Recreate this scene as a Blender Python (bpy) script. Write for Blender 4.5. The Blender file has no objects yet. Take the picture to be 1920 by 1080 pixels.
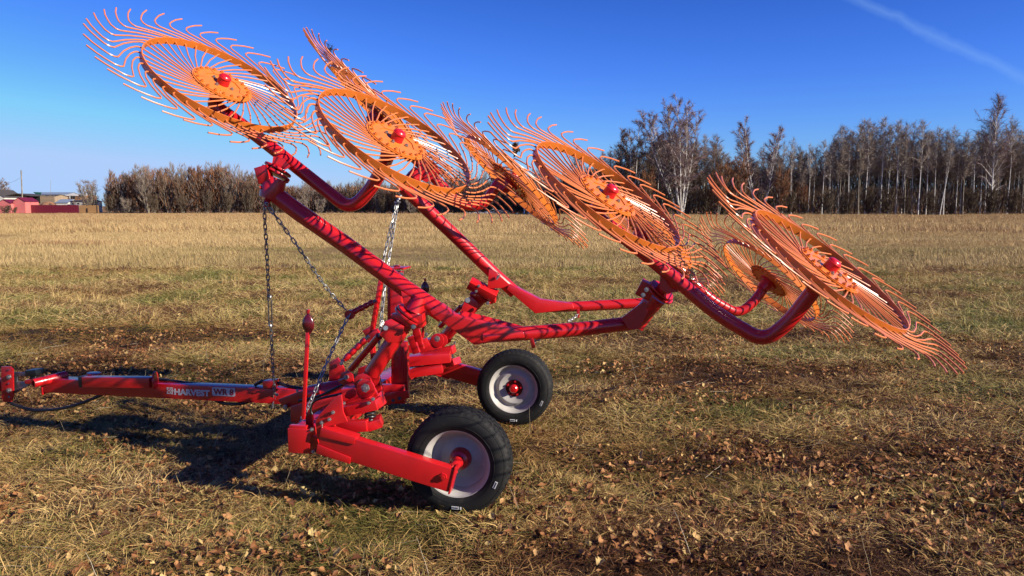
import bpy, bmesh, math, random
import numpy as np
from mathutils import Vector, Matrix, noise
R_ = math.radians
# ------------------------------------------------------------------ camera, light, exposure
S = bpy.context.scene
COL = S.collection
FPX = 1450.0; PITCH = math.atan(154 / FPX); CAMH = 1.6
cam_d = bpy.data.cameras.new('camera'); cam = bpy.data.objects.new('camera', cam_d); COL.objects.link(cam)
cam.location = (0, 0, CAMH); cam.rotation_euler = (R_(90) - PITCH, 0, 0)
cam_d.sensor_width = 36; cam_d.lens = 36 * FPX / 1920; cam_d.clip_end = 6000; cam_d.clip_start = .05
S.camera = cam
SUN_EL, SUN_AZ = R_(24), R_(115.5)          # azimuth clockwise from +Y
SDIR = Vector((math.sin(SUN_AZ) * math.cos(SUN_EL), math.cos(SUN_AZ) * math.cos(SUN_EL), math.sin(SUN_EL)))
sun_d = bpy.data.lights.new('sun', 'SUN'); sun = bpy.data.objects.new('sun', sun_d); COL.objects.link(sun)
sun_d.energy = 5.0; sun_d.angle = R_(.53); sun_d.color = (1.0, .90, .76)
sun.rotation_euler = SDIR.to_track_quat('Z', 'Y').to_euler(); sun.location = (30, -20, 40)
W = bpy.data.worlds.new('World'); S.world = W; W.use_nodes = True
SKYC = ((6.596, 1.50, 2.977), (7.635, 1.42, 5.458), (6.209, 1.05, 8.773))
ALB = .80   # the photograph is exposed about one stop up, so surfaces carry their plain albedo
nt = W.node_tree; nt.nodes.clear()
def wn(t, **k):
    n = nt.nodes.new(t)
    for a, b in k.items(): setattr(n, a, b)
    return n
sky = wn('ShaderNodeTexSky', sky_type='NISHITA', sun_disc=False, sun_elevation=SUN_EL, sun_rotation=SUN_AZ,
         altitude=200, air_density=1.25, dust_density=.25, ozone_density=3.0)
hs = wn('ShaderNodeHueSaturation'); hs.inputs['Saturation'].default_value = 1.0
bg = wn('ShaderNodeBackground'); bg.inputs['Strength'].default_value = 0.0535
out = wn('ShaderNodeOutputWorld')
L = nt.links.new
# camera-like colour response of the clear sky: each channel on its own gentle curve
tcz = wn('ShaderNodeTexCoord'); szz = wn('ShaderNodeSeparateXYZ'); L(tcz.outputs['Generated'], szz.inputs[0])
elr = wn('ShaderNodeValToRGB'); el_ = elr.color_ramp.elements
while len(el_) < 4: el_.new(.5)
for q_, (p_, c_) in zip(el_, ((.05, (1.30, 1.44, 1.36)), (.16, (1.0, 1.10, 1.22)), (.25, (.82, .94, .99)), (.6, (.80, .90, .95)))): q_.position = p_; q_.color = (*[v / 1.5 for v in c_], 1)
L(szz.outputs['Z'], elr.inputs[0]); esp = wn('ShaderNodeSeparateColor'); L(elr.outputs[0], esp.inputs[0])
ssp = wn('ShaderNodeSeparateColor'); scb = wn('ShaderNodeCombineColor'); L(sky.outputs[0], ssp.inputs[0])
for i_, (piv, gam, val) in enumerate(SKYC):
    a_ = wn('ShaderNodeMath', operation='DIVIDE'); L(ssp.outputs[i_], a_.inputs[0]); a_.inputs[1].default_value = piv
    p_ = wn('ShaderNodeMath', operation='POWER'); L(a_.outputs[0], p_.inputs[0]); p_.inputs[1].default_value = gam
    q_ = wn('ShaderNodeMath', operation='MULTIPLY'); L(p_.outputs[0], q_.inputs[0]); q_.inputs[1].default_value = val * 1.5
    q2_ = wn('ShaderNodeMath', operation='MULTIPLY'); L(q_.outputs[0], q2_.inputs[0]); L(esp.outputs[i_], q2_.inputs[1]); q_ = q2_
    z_ = wn('ShaderNodeMath', operation='MINIMUM'); L(q_.outputs[0], z_.inputs[0]); z_.inputs[1].default_value = val * (1.35, 1.06, 1.03)[i_]; L(z_.outputs[0], scb.inputs[i_])
L(scb.outputs[0], hs.inputs['Color'])
# a thin contrail high in the sky, laid out by sky direction: a soft band along a great circle
def ray(px, py):
    v = Vector(((px - 960) / FPX, 0, 0)); u = (540 - py) / FPX
    c, s = math.cos(PITCH), math.sin(PITCH)
    return Vector((v.x, c + u * s, -s + u * c))
ra, rb = ray(1600, -5).normalized(), ray(1890, 130).normalized()
pn = ra.cross(rb).normalized(); mid = (ra + rb).normalized(); al = pn.cross(mid).normalized()
tc = wn('ShaderNodeTexCoord')
def dot(vec, src):
    n = wn('ShaderNodeVectorMath', operation='DOT_PRODUCT'); L(src, n.inputs[0]); n.inputs[1].default_value = vec; return n.outputs['Value']
def mth(op, a, b=None, clamp=False):
    n = wn('ShaderNodeMath', operation=op, use_clamp=clamp)
    for i, v in enumerate((a, b)):
        if v is None: continue
        if isinstance(v, (int, float)): n.inputs[i].default_value = v
        else: L(v, n.inputs[i])
    return n.outputs[0]
nz = wn('ShaderNodeTexNoise'); nz.inputs['Scale'].default_value = 26; nz.inputs['Detail'].default_value = 5; L(tc.outputs['Generated'], nz.inputs['Vector'])
d = dot(pn, tc.outputs['Generated']); e = dot(al, tc.outputs['Generated'])
d = mth('ADD', d, mth('MULTIPLY', mth('SUBTRACT', nz.outputs[0], .5), .016))
band = mth('SUBTRACT', 1.0, mth('MULTIPLY', mth('ABSOLUTE', d), 125.0), True)
fade = mth('SUBTRACT', 1.0, mth('POWER', mth('ABSOLUTE', mth('MULTIPLY', e, 7.0)), 4.0), True)
up = mth('GREATER_THAN', dot(mid, tc.outputs['Generated']), 0.0)
amt = mth('MULTIPLY', mth('MULTIPLY', mth('MULTIPLY', band, fade), up), .16)
mixc = wn('ShaderNodeMixRGB'); L(amt, mixc.inputs['Fac']); L(hs.outputs[0], mixc.inputs['Color1']); mixc.inputs['Color2'].default_value = (3.9, 6.6, 10.0, 1)
L(mixc.outputs[0], bg.inputs['Color']); L(bg.outputs[0], out.inputs['Surface'])
S.view_settings.view_transform = 'Standard'; S.view_settings.look = 'None'; S.view_settings.exposure = 1.0; S.view_settings.gamma = 1
S.view_settings.use_curve_mapping = False
S.cycles.max_bounces = 6; S.cycles.transparent_max_bounces = 6
rnd = random.Random(7)

# ------------------------------------------------------------------ helpers
def P(px, py, y):
    "the place at world depth y that is seen at this pixel of the photograph"
    r = ray(px, py); return Vector((0, 0, CAMH)) + r * (y / r.y)
def PG(px, py, z=0.0):
    r = ray(px, py); return Vector((0, 0, CAMH)) + r * ((z - CAMH) / r.z)
GN_, GF_ = PG(855, 963), PG(962, 796)
LAT = (GF_ - GN_).normalized(); FWD = Vector((-LAT.y, LAT.x, 0))      # away from the camera / towards the hitch
GN_ = GN_ + LAT * .085; GF_ = GF_ + LAT * .085
G0 = (GN_ + GF_) / 2; TW = (GF_ - GN_).length / 2
UP = Vector((0, 0, 1))
def PT(px, py, t):
    "the place on the machine's lengthwise plane t metres across from its centre line"
    r = ray(px, py); o = Vector((0, 0, CAMH))
    k = (t - (o - G0).dot(LAT)) / r.dot(LAT); return o + r * k
def M(s, t, z): return G0 + FWD * s + LAT * t + UP * z
def mir(p): p = Vector(p); return p - LAT * (2 * (p - G0).dot(LAT))

def mat(name, color, rough=.5, metal=0, coat=0, noise_=None, bump=None, spec=.5):
    color = tuple(v * ALB for v in color)
    if noise_: noise_ = (noise_[0], tuple(v * ALB for v in noise_[1]), *noise_[2:])
    m = bpy.data.materials.new(name); m.use_nodes = True; n = m.node_tree; b = n.nodes['Principled BSDF']
    b.inputs['Base Color'].default_value = (*color, 1); b.inputs['Roughness'].default_value = rough
    b.inputs['Metallic'].default_value = metal; b.inputs['Coat Weight'].default_value = coat; b.inputs['Coat Roughness'].default_value = .12
    b.inputs['Specular IOR Level'].default_value = spec
    tcn = n.nodes.new('ShaderNodeTexCoord')
    if noise_:
        sc, c2, lo, hi = noise_
        t = n.nodes.new('ShaderNodeTexNoise'); t.inputs['Scale'].default_value = sc; t.inputs['Detail'].default_value = 6
        n.links.new(tcn.outputs['Object'], t.inputs['Vector'])
        r = n.nodes.new('ShaderNodeValToRGB'); r.color_ramp.elements[0].position = lo; r.color_ramp.elements[1].position = hi
        r.color_ramp.elements[0].color = (*color, 1); r.color_ramp.elements[1].color = (*c2, 1)
        n.links.new(t.outputs[0], r.inputs[0]); n.links.new(r.outputs[0], b.inputs['Base Color'])
    if bump:
        sc, st = bump
        t = n.nodes.new('ShaderNodeTexNoise'); t.inputs['Scale'].default_value = sc; t.inputs['Detail'].default_value = 4
        n.links.new(tcn.outputs['Object'], t.inputs['Vector'])
        u = n.nodes.new('ShaderNodeBump'); u.inputs['Strength'].default_value = st; u.inputs['Distance'].default_value = .01
        n.links.new(t.outputs[0], u.inputs['Height']); n.links.new(u.outputs[0], b.inputs['Normal'])
    return m
RED = mat('red_paint', (.58, .009, .012), .34, 0, .4, (9, (.48, .009, .012), .45, .75), (60, .05))
ORA = mat('orange_paint', (.72, .19, .026), .38, 0, .2, (14, (.63, .155, .022), .45, .8), (80, .04))
ORT = mat('orange_tine_paint', (.72, .20, .062), .36, 0, .15)
RUB = mat('rubber', (.008, .008, .008), .72, 0, 0, (22, (.040, .033, .025), .56, .85), (220, .25), .3)
RIM = mat('rim_silver', (.46, .44, .41), .45, .0, .0, (12, (.36, .34, .31), .5, .8), spec=.25)
ZNC = mat('zinc', (.42, .42, .41), .45, .85, 0, (40, (.40, .40, .38), .4, .8))
STL = mat('bare_steel', (.30, .31, .33), .45, .8, 0, (25, (.18, .18, .19), .4, .7))
BLK = mat('black_rubber_hose', (.012, .012, .013), .38)
DRD = mat('dark_red_plastic', (.10, .006, .010), .22, 0, .4)
WHT = mat('white_print', (.55, .50, .52), .5)
RPR = mat('red_print', (.30, .010, .020), .5)
TAG = mat('tyre_tag_white', (.72, .72, .70), .6)

class MB:
    def __init__(s): s.v = []; s.f = []; s.g = []; s.hold = False
    def add(s, vs, fs):
        o = len(s.v)
        if not s.hold or not s.g: s.g.append((len(s.v), len(s.f)))
        s.v += [tuple(v) for v in vs]; s.f += [tuple(i + o for i in f) for f in fs]
    def box(s, c, ax, ay, az):
        c, ax, ay, az = map(Vector, (c, ax, ay, az)); vs = [c + ax * i + ay * j + az * k for i in (-1, 1) for j in (-1, 1) for k in (-1, 1)]
        s.add(vs, [(0, 1, 3, 2), (4, 6, 7, 5), (0, 4, 5, 1), (2, 3, 7, 6), (0, 2, 6, 4), (1, 5, 7, 3)])
    def beam(s, a, b, w, h, upv=UP):
        a, b = Vector(a), Vector(b); d = (b - a); l = d.length; d = d.normalized()
        side = d.cross(upv).normalized(); u = side.cross(d).normalized()
        s.box((a + b) / 2, d * l / 2, side * w / 2, u * h / 2)
    def tube(s, pts, r, seg=16, cap=True):
        pts = [Vector(p) for p in pts]; n = len(pts); rs = r if isinstance(r, (list, tuple)) else [r] * n
        t0 = (pts[1] - pts[0]).normalized(); u = t0.orthogonal().normalized(); vs = []
        for i, p in enumerate(pts):
            t = (pts[min(i + 1, n - 1)] - pts[max(i - 1, 0)]).normalized()
            u = (u - t * u.dot(t)).normalized(); w = t.cross(u)
            vs += [p + (u * math.cos(2 * math.pi * k / seg) + w * math.sin(2 * math.pi * k / seg)) * rs[i] for k in range(seg)]
        fs = [(i * seg + k, i * seg + (k + 1) % seg, (i + 1) * seg + (k + 1) % seg, (i + 1) * seg + k) for i in range(n - 1) for k in range(seg)]
        if cap: fs += [tuple(range(seg - 1, -1, -1)), tuple(range((n - 1) * seg, n * seg))]
        s.add(vs, fs)
    def cyl(s, a, b, r, r2=None, seg=20): s.tube([a, b], [r, r2 if r2 is not None else r], seg)
    def plate(s, pts, nrm, th):
        pts = [Vector(p) for p in pts]; nrm = Vector(nrm).normalized() * th / 2; n = len(pts)
        s.add([p + nrm for p in pts] + [p - nrm for p in pts],
              [tuple(range(n)), tuple(range(2 * n - 1, n - 1, -1))] + [(i, i + n, (i + 1) % n + n, (i + 1) % n) for i in range(n)])
    def lathe(s, prof, seg, frame=None, closed=False):
        "prof: (radius, height) pairs about local Z of frame"
        F = frame or Matrix.Identity(4); n = len(prof); vs = []
        for k in range(seg):
            a = 2 * math.pi * k / seg
            for r, h in prof: vs.append(F @ Vector((r * math.cos(a), r * math.sin(a), h)))
        m = n if closed else n - 1
        s.add(vs, [(k * n + i, ((k + 1) % seg) * n + i, ((k + 1) % seg) * n + (i + 1) % n, k * n + (i + 1) % n) for k in range(seg) for i in range(m)])
    def hexbolt(s, p, ax, r=.012, h=.01):
        p, ax = Vector(p), Vector(ax).normalized(); s.tube([p, p + ax * h], r, 6); s.hold = True; s.tube([p + ax * h, p + ax * (h + .006)], r * .5, 6); s.hold = False
    def mesh(s, name, m, origin=(0, 0, 0), bevel=0, fixn=True):
        o = Vector(origin); me = bpy.data.meshes.new(name); me.from_pydata([tuple(Vector(v) - o) for v in s.v], [], s.f)
        if fixn or bevel:
            b = bmesh.new(); b.from_mesh(me)
            if fixn: bmesh.ops.recalc_face_normals(b, faces=b.faces)
            if bevel:
                es = [e for e in b.edges if e.is_manifold and e.calc_face_angle(0) > .9 and e.calc_length() > bevel * 3]
                bmesh.ops.bevel(b, geom=es, offset=bevel, segments=2, profile=.6, affect='EDGES', clamp_overlap=True)
            b.to_mesh(me); b.free()
        me.materials.append(m); me.polygons.foreach_set('use_smooth', [True] * len(me.polygons)); me.set_sharp_from_angle(angle=R_(38)); me.update()
        return me
def wloc(o):
    v = Vector((0, 0, 0))
    while o is not None: v = v + o.location; o = o.parent
    return v
def link(name, data, parent=None): 
    o = bpy.data.objects.new(name, data); COL.objects.link(o)
    if parent is not None: o.parent = parent
    return o
def part(name, mb, m, parent, bevel=0, label=None):
    o = link(name, mb.mesh(name, m, wloc(parent), bevel), parent)
    if label: o['label'] = label
    return o
def parts(name, mb, m, parent, bevel=0):
    "each solid put into the collector becomes a part of its own"
    for i, (v0, f0) in enumerate(mb.g):
        v1, f1 = mb.g[i + 1] if i + 1 < len(mb.g) else (len(mb.v), len(mb.f)); q = MB(); q.v = mb.v[v0:v1]; q.f = [tuple(j - v0 for j in f) for f in mb.f[f0:f1]]
        part(name, q, m, parent, bevel)
def thing(name, label, cat, loc=(0, 0, 0), group=None):
    o = link(name, None); o.location = loc; o.empty_display_size = .2
    o['label'] = label; o['category'] = cat
    if group: o['group'] = group
    return o
def tag(o, label, cat, group=None, kind=None):
    if label: o['label'] = label
    if cat: o['category'] = cat
    if group: o['group'] = group
    if kind: o['kind'] = kind
    return o
def smooth(pts, n=8):
    "Catmull-Rom through the points"
    p = [Vector(q) for q in pts]; p = [2 * p[0] - p[1]] + p + [2 * p[-1] - p[-2]]; o = []
    for i in range(1, len(p) - 2):
        for k in range(n):
            t = k / n; a, b, c, d = p[i - 1:i + 3]
            o.append(.5 * ((2 * b) + (c - a) * t + (2 * a - 5 * b + 4 * c - d) * t * t + (3 * b - a - 3 * c + d) * t ** 3))
    return o + [p[-2]]
def fillet(pts, r, n=5):
    "polyline with rounded corners"
    p = [Vector(q) for q in pts]; o = [p[0]]
    for i in range(1, len(p) - 1):
        a = (p[i - 1] - p[i]); b = (p[i + 1] - p[i]); k = min(r, a.length * .48, b.length * .48)
        A = p[i] + a.normalized() * k; B = p[i] + b.normalized() * k
        for j in range(n + 1):
            t = j / n; o.append(A * (1 - t) ** 2 + p[i] * 2 * t * (1 - t) + B * t * t)
    return o + [p[-1]]

# ------------------------------------------------------------------ ground
def ns(x, y, s, o=0): return noise.noise(Vector((x * s + o, y * s - o * 1.7, o * .37)))
def gz(x, y):
    r = math.hypot(x, y); a = min(1, 60 / (r + 1))
    return (.03 * ns(x, y, .55, 3) + .026 * ns(x, y, 1.6, 9) + (.022 * ns(x, y, 3.6, 5) + .010 * ns(x, y, 7.5, 15) if a > .8 else 0)) * a - .03
def patch(x, y):
    "how bare and brown (0) or grassy (1) the field is here"
    v = .5 + .55 * ns(x, y * 1.8, .35, 21) + .35 * ns(x, y * 1.5, 1.1, 33) + .2 * ns(x, y, 3.1, 44)
    v += .16 * max(0, min(1, (y - 6.5) / 4))
    if y < 6.5: v -= .16 * max(0, min(1, (x + .3) / 1.2))
    for cx, cy, rx, ry, k in ((-5.6, 9.6, 3.2, .9, .75), (-3.4, 7.6, 1.6, .6, .6), (1.6, 7.3, 1.2, .5, .55), (-.4, 7.2, .9, .35, .5), (1.9, 4.9, 1.6, .35, .5), (3.6, 7.4, 1.2, .35, .4), (-1.5, 2.65, .8, .22, .6), (-.45, 2.55, .5, .16, .5), (1.75, 2.95, .45, .16, .8), (.9, 3.3, .35, .12, .6), (.55, 2.6, .4, .14, .6), (-.75, 3.15, .22, .08, .7), (2.4, 3.9, .5, .16, .5), (-2.6, 5.2, .5, .14, .5)):
        q = ((x - cx) / rx) ** 2 + ((y - cy) / ry) ** 2
        if q < 4: v -= k * math.exp(-q)
    return max(0, min(1, v))
def axis(a, b, c, n): # dense near 0
    t = np.linspace(math.asinh(a / c), math.asinh(b / c), n); return np.sinh(t) * c
xs = axis(-2500, 2500, 1.8, 440); ys = axis(-300, 3500, 2.0, 440) + 3.5
gv = []; gp = []
for yy in ys:
    for xx in xs: gv.append((xx, yy, gz(xx, yy))); gp.append(patch(xx, yy) if yy < 60 else .7)
nx = len(xs)
gf = [(j * nx + i, j * nx + i + 1, (j + 1) * nx + i + 1, (j + 1) * nx + i) for j in range(len(ys) - 1) for i in range(nx - 1)]
gm = bpy.data.meshes.new('field_ground'); gm.from_pydata(gv, [], gf)
at = gm.attributes.new('patch', 'FLOAT', 'POINT'); at.data.foreach_set('value', gp)
gm.polygons.foreach_set('use_smooth', [True] * len(gm.polygons))
def nodes(name):
    m = bpy.data.materials.new(name); m.use_nodes = True; return m, m.node_tree, m.node_tree.nodes['Principled BSDF']
def ramp(n, src, stops, k=None):
    k = ALB if k is None else k
    r = n.nodes.new('ShaderNodeValToRGB'); el = r.color_ramp.elements
    while len(el) < len(stops): el.new(.5)
    for e_, (p, c) in zip(el, stops): e_.position = p; e_.color = (*[v * k for v in c], 1)
    n.links.new(src, r.inputs[0]); return r.outputs[0]
def tnoise(n, src, sc, det=6, rough=.6):
    t = n.nodes.new('ShaderNodeTexNoise'); t.inputs['Scale'].default_value = sc; t.inputs['Detail'].default_value = det; t.inputs['Roughness'].default_value = rough
    n.links.new(src, t.inputs['Vector']); return t.outputs[0]
def mixrgb(n, f, a, b, blend='MIX'):
    x = n.nodes.new('ShaderNodeMixRGB'); x.blend_type = blend
    for i, v in enumerate((f, a, b)):
        if isinstance(v, (int, float)): x.inputs[i].default_value = v
        elif isinstance(v, tuple): x.inputs[i].default_value = (*v, 1)
        else: n.links.new(v, x.inputs[i])
    return x.outputs[0]
def maprange(n, src, a, b, c=0, d=1):
    x = n.nodes.new('ShaderNodeMapRange'); n.links.new(src, x.inputs[0])
    for i, v in enumerate((a, b, c, d)): x.inputs[i + 1].default_value = v
    return x.outputs[0]
gmat, n, b = nodes('field_soil')
geo = n.nodes.new('ShaderNodeNewGeometry'); pos = geo.outputs['Position']
pa = n.nodes.new('ShaderNodeAttribute'); pa.attribute_name = 'patch'
sep = n.nodes.new('ShaderNodeSeparateXYZ'); n.links.new(pos, sep.inputs[0])
mp = n.nodes.new('ShaderNodeMapping'); mp.inputs['Scale'].default_value = (1, 1.6, 1); n.links.new(pos, mp.inputs[0])
soil = ramp(n, tnoise(n, pos, 11), [(.3, (.020, .012, .007)), (.55, (.055, .030, .016)), (.75, (.13, .075, .036))])
straw = ramp(n, tnoise(n, mp.outputs[0], 30), [(.3, (.09, .06, .026)), (.5, (.24, .17, .07)), (.7, (.42, .30, .13))])
near = mixrgb(n, maprange(n, pa.outputs['Fac'], .25, .8), soil, straw)
far = ramp(n, tnoise(n, mp.outputs[0], .35, 8, .7), [(.3, (.26, .155, .06)), (.5, (.42, .27, .11)), (.7, (.52, .355, .15))])
big = ramp(n, tnoise(n, mp.outputs[0], .045, 4), [(.35, (.75, .62, .50)), (.6, (1, 1, 1))], 1)
farm = mixrgb(n, .8, far, big, 'MULTIPLY')
edge = mixrgb(n, maprange(n, sep.outputs['Y'], 55, 120), farm, (.20, .11, .048))
n.links.new(mixrgb(n, maprange(n, sep.outputs['Y'], 12, 45), near, edge), b.inputs['Base Color'])
b.inputs['Roughness'].default_value = .95; b.inputs['Specular IOR Level'].default_value = .1
bp = n.nodes.new('ShaderNodeBump'); bp.inputs['Strength'].default_value = .9; bp.inputs['Distance'].default_value = .03
n.links.new(tnoise(n, pos, 22, 8, .75), bp.inputs['Height']); n.links.new(bp.outputs[0], b.inputs['Normal'])
gm.materials.append(gmat)
tag(link('ground', gm), 'wide autumn field of dry straw, leaf litter and bare brown soil', None, kind='structure')

# ------------------------------------------------------------------ scattered ground cover (geometry nodes)
def blademesh(name, n_blades, lmin, lmax, wid, lie, spread, seed, curl=.5):
    r = random.Random(seed); v = []; f = []
    for _ in range(n_blades):
        a = r.uniform(0, 2 * math.pi); d = r.uniform(0, spread); x, y = math.cos(a) * d, math.sin(a) * d
        h = a + r.uniform(-1.2, 1.2) if r.random() < .6 else r.uniform(0, 6.28); l = r.uniform(lmin, lmax); el = r.uniform(*lie); w = r.uniform(.6, 1.3) * wid
        px_, py_, pz_ = x, y, -.01; sx, sy = -math.sin(h), math.cos(h); o = len(v); k = 3
        tw = r.uniform(-.8, .8)
        for i in range(k + 1):
            ww = w * (1 - (i / k) ** 2 * .9); cz = math.sin(tw) * ww
            v += [(px_ - sx * ww, py_ - sy * ww, pz_ - cz), (px_ + sx * ww, py_ + sy * ww, pz_ + cz)]
            px_ += math.cos(h) * math.cos(el) * l / k; py_ += math.sin(h) * math.cos(el) * l / k; pz_ += math.sin(el) * l / k
            el -= curl * r.uniform(.1, .9); h += r.uniform(-.16, .16)
            if pz_ < .004: pz_ = .004; el = abs(el) * .3
        f += [(o + 2 * i, o + 2 * i + 1, o + 2 * i + 3, o + 2 * i + 2) for i in range(k)]
    me = bpy.data.meshes.new(name); me.from_pydata(v, [], f); me.polygons.foreach_set('use_smooth', [True] * len(f)); return me
def leafmesh(name, seed, L_=.04):
    r = random.Random(seed); v = []; f = []; n1 = 5; w = L_ * r.uniform(.62, .85) / 2; c1 = r.uniform(2, 40); c2 = r.uniform(-30, 30); lob = r.uniform(.1, .35); w *= r.uniform(.7, 1.25)
    for i in range(n1 + 1):
        t = i / n1; ww = w * math.sin(math.pi * min(1, t * .85 + .12)) ** .9 * (1 + lob * math.sin(i * 2.9 + seed))
        for j in (-1, -.5, 0, .5, 1):
            x = (t - .5) * L_; y = j * ww; v.append((x + r.uniform(-1, 1) * .0022 * (1 + abs(j)), y + r.uniform(-1, 1) * .0016 * abs(j), .004 + c1 * y * y * 1.3 + c2 * x * x * .6 + r.uniform(-1, 1) * .0022 * (.4 + abs(j))))
    for i in range(n1):
        for j in range(4): a = i * 5 + j; f.append((a, a + 1, a + 6, a + 5))
    o = len(v); v += [(-.5 * L_, -.0007, .004), (-.5 * L_, .0007, .004), (-.9 * L_, .0007, .012), (-.9 * L_, -.0007, .012)]; f.append((o, o + 1, o + 2, o + 3))
    me = bpy.data.meshes.new(name); me.from_pydata(v, [], f); me.polygons.foreach_set('use_smooth', [True] * len(f)); return me
def covermat(name, stops, pstops, transl=.12):
    m, n, b = nodes(name)
    a = n.nodes.new('ShaderNodeAttribute'); a.attribute_type = 'INSTANCER'; a.attribute_name = 'tint'
    p_ = n.nodes.new('ShaderNodeAttribute'); p_.attribute_type = 'INSTANCER'; p_.attribute_name = 'patch'
    c = ramp(n, a.outputs['Fac'], stops)
    if pstops: c = mixrgb(n, 1.0, c, ramp(n, p_.outputs['Fac'], pstops, 1), 'MULTIPLY')
    n.links.new(c, b.inputs['Base Color']); b.inputs['Roughness'].default_value = .7; b.inputs['Specular IOR Level'].default_value = .25
    tr = n.nodes.new('ShaderNodeBsdfTranslucent'); n.links.new(c, tr.inputs[0]); ms = n.nodes.new('ShaderNodeMixShader'); ms.inputs[0].default_value = transl
    n.links.new(b.outputs[0], ms.inputs[1]); n.links.new(tr.outputs[0], ms.inputs[2]); n.links.new(ms.outputs[0], n.nodes['Material Output'].inputs['Surface'])
    return m
def scatter(name, meshes, pts, material, label):
    "pts: (x,y,z, rx,ry,rz, scale, kind, tint, patch) rows; ONE stuff object whose nodes put the small meshes on its points"
    src = bpy.data.collections.new(name + '_source')
    for i, me in enumerate(meshes):
        me.materials.append(material); src.objects.link(bpy.data.objects.new('%s_%02d' % (name, i), me))
    A = np.array(pts, dtype=np.float32); me = bpy.data.meshes.new(name); me.vertices.add(len(A)); me.vertices.foreach_set('co', A[:, :3].ravel())
    def attr(nm, ty, data, field='value'):
        t = me.attributes.new(nm, ty, 'POINT'); t.data.foreach_set(field, data)
    attr('rot', 'FLOAT_VECTOR', A[:, 3:6].ravel(), 'vector'); attr('siz', 'FLOAT', A[:, 6]); attr('kind', 'INT', A[:, 7].astype(np.int32)); attr('tint', 'FLOAT', A[:, 8]); attr('patch', 'FLOAT', A[:, 9])
    o = link(name, me); tag(o, label, None, kind='stuff')
    g = bpy.data.node_groups.new(name + '_nodes', 'GeometryNodeTree'); g.interface.new_socket('Geometry', in_out='INPUT', socket_type='NodeSocketGeometry'); g.interface.new_socket('Geometry', in_out='OUTPUT', socket_type='NodeSocketGeometry')
    N = g.nodes.new; gi = N('NodeGroupInput'); go = N('NodeGroupOutput'); ip = N('GeometryNodeInstanceOnPoints'); ci = N('GeometryNodeCollectionInfo')
    ci.inputs['Collection'].default_value = src; ci.inputs['Separate Children'].default_value = True; ci.inputs['Reset Children'].default_value = True
    def na(nm, ty):
        q = N('GeometryNodeInputNamedAttribute'); q.data_type = ty; q.inputs[0].default_value = nm; return [s for s in q.outputs if s.enabled and s.name == 'Attribute'][0]
    er = N('FunctionNodeEulerToRotation'); g.links.new(na('rot', 'FLOAT_VECTOR'), er.inputs[0])
    g.links.new(gi.outputs[0], ip.inputs['Points']); g.links.new(ci.outputs[0], ip.inputs['Instance']); ip.inputs['Pick Instance'].default_value = True
    g.links.new(na('kind', 'INT'), ip.inputs['Instance Index']); g.links.new(er.outputs[0], ip.inputs['Rotation']); g.links.new(na('siz', 'FLOAT'), ip.inputs['Scale'])
    g.links.new(ip.outputs[0], go.inputs[0])
    md = o.modifiers.new('scatter', 'NODES'); md.node_group = g
    return o
def wedge(y0, y1, n, r, k=.82, m=.8):
    for _ in range(n):
        y = math.sqrt(r.uniform(y0 * y0, y1 * y1)); x = r.uniform(-1, 1) * (k * y + m); yield x, y
R1 = random.Random(11)
turf = [blademesh('turf', 20, .05, .15, .0021, (.03, .75), .07, i, .45) for i in range(7)]
stand = [blademesh('standing_grass', 30, .10, .26, .0022, (.8, 1.5), .10, 50 + i, .22) for i in range(5)]
pts = []
def cover(y0, y1, n, kinds, sc, dens=1.0):
    for x, y in wedge(y0, y1, n, R1):
        p = patch(x, y); t = p + R1.uniform(-.3, .3)
        if R1.random() > .35 + dens * p: continue
        tint = min(1, max(0, .52 + .75 * ns(x, y, .8, 60) + R1.gauss(0, .26)))
        s = R1.uniform(*sc) * (.6 + .6 * p)
        pts.append((x, y, gz(x, y) + .0, R1.uniform(-.15, .15), R1.uniform(-.15, .15), R1.uniform(0, 6.28), s, R1.choice(kinds), tint, p))
cover(1.7, 4.5, 34000, range(0, 7), (.7, 1.35))
cover(4.5, 9, 64000, range(0, 7), (.8, 1.4))
cover(9, 20, 80000, range(0, 7), (1.1, 2.1))
cover(9, 20, 2500, range(7, 12), (.5, 1.0))
for g_ in (GN_, GF_):
    for k_ in range(260):
        a_ = R1.uniform(-.34, .34); t_ = R1.uniform(-.16, .14); p_ = g_ + FWD * a_ + LAT * t_
        pts.append((p_.x, p_.y, gz(p_.x, p_.y) + .004, R1.uniform(-.2, .2), R1.uniform(-.2, .2), R1.uniform(0, 6.28), R1.uniform(.4, .75), R1.randrange(7), R1.uniform(.1, .9), .5))
GS = [(.0, (.12, .14, .035)), (.22, (.25, .23, .065)), (.4, (.44, .33, .125)), (.62, (.62, .46, .20)), (.74, (.50, .33, .14)), (.85, (.22, .11, .045)), (1, (.11, .055, .026))]
GP = [(.0, (.60, .44, .32)), (.4, (.98, .88, .76)), (.8, (1.15, 1.12, 1.08))]
tm = covermat('dry_turf', GS, GP)
scatter('grass', turf + stand, pts, tm, 'matted yellow and green autumn grass covering the field nearby')
pts = []
for y0, y1, nn, sc in ((20, 45, 60000, (.6, 1.3)), (45, 150, 90000, (1.1, 2.3))):
    for x, y in wedge(y0, y1, nn, R1):
        v = ns(x, y * 2.2, .09, 71)
        if R1.random() > .75 + v: continue
        tint = min(1, max(0, .62 + .5 * v + .3 * ns(x, y * 2, .3, 17) + R1.gauss(0, .12) - (.22 if y < 30 else 0)))
        if y > 62 and R1.random() < min(.75, (y - 55) / 60): tint = .97
        pts.append((x, y, gz(x, y), 0, 0, R1.uniform(0, 6.28), R1.uniform(*sc) * (1 + v), R1.randrange(5), tint, .9))
stand2 = [blademesh('far_grass', 22, .08, .20, .004, (.6, 1.5), .22, 90 + i, .2) for i in range(5)]
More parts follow.
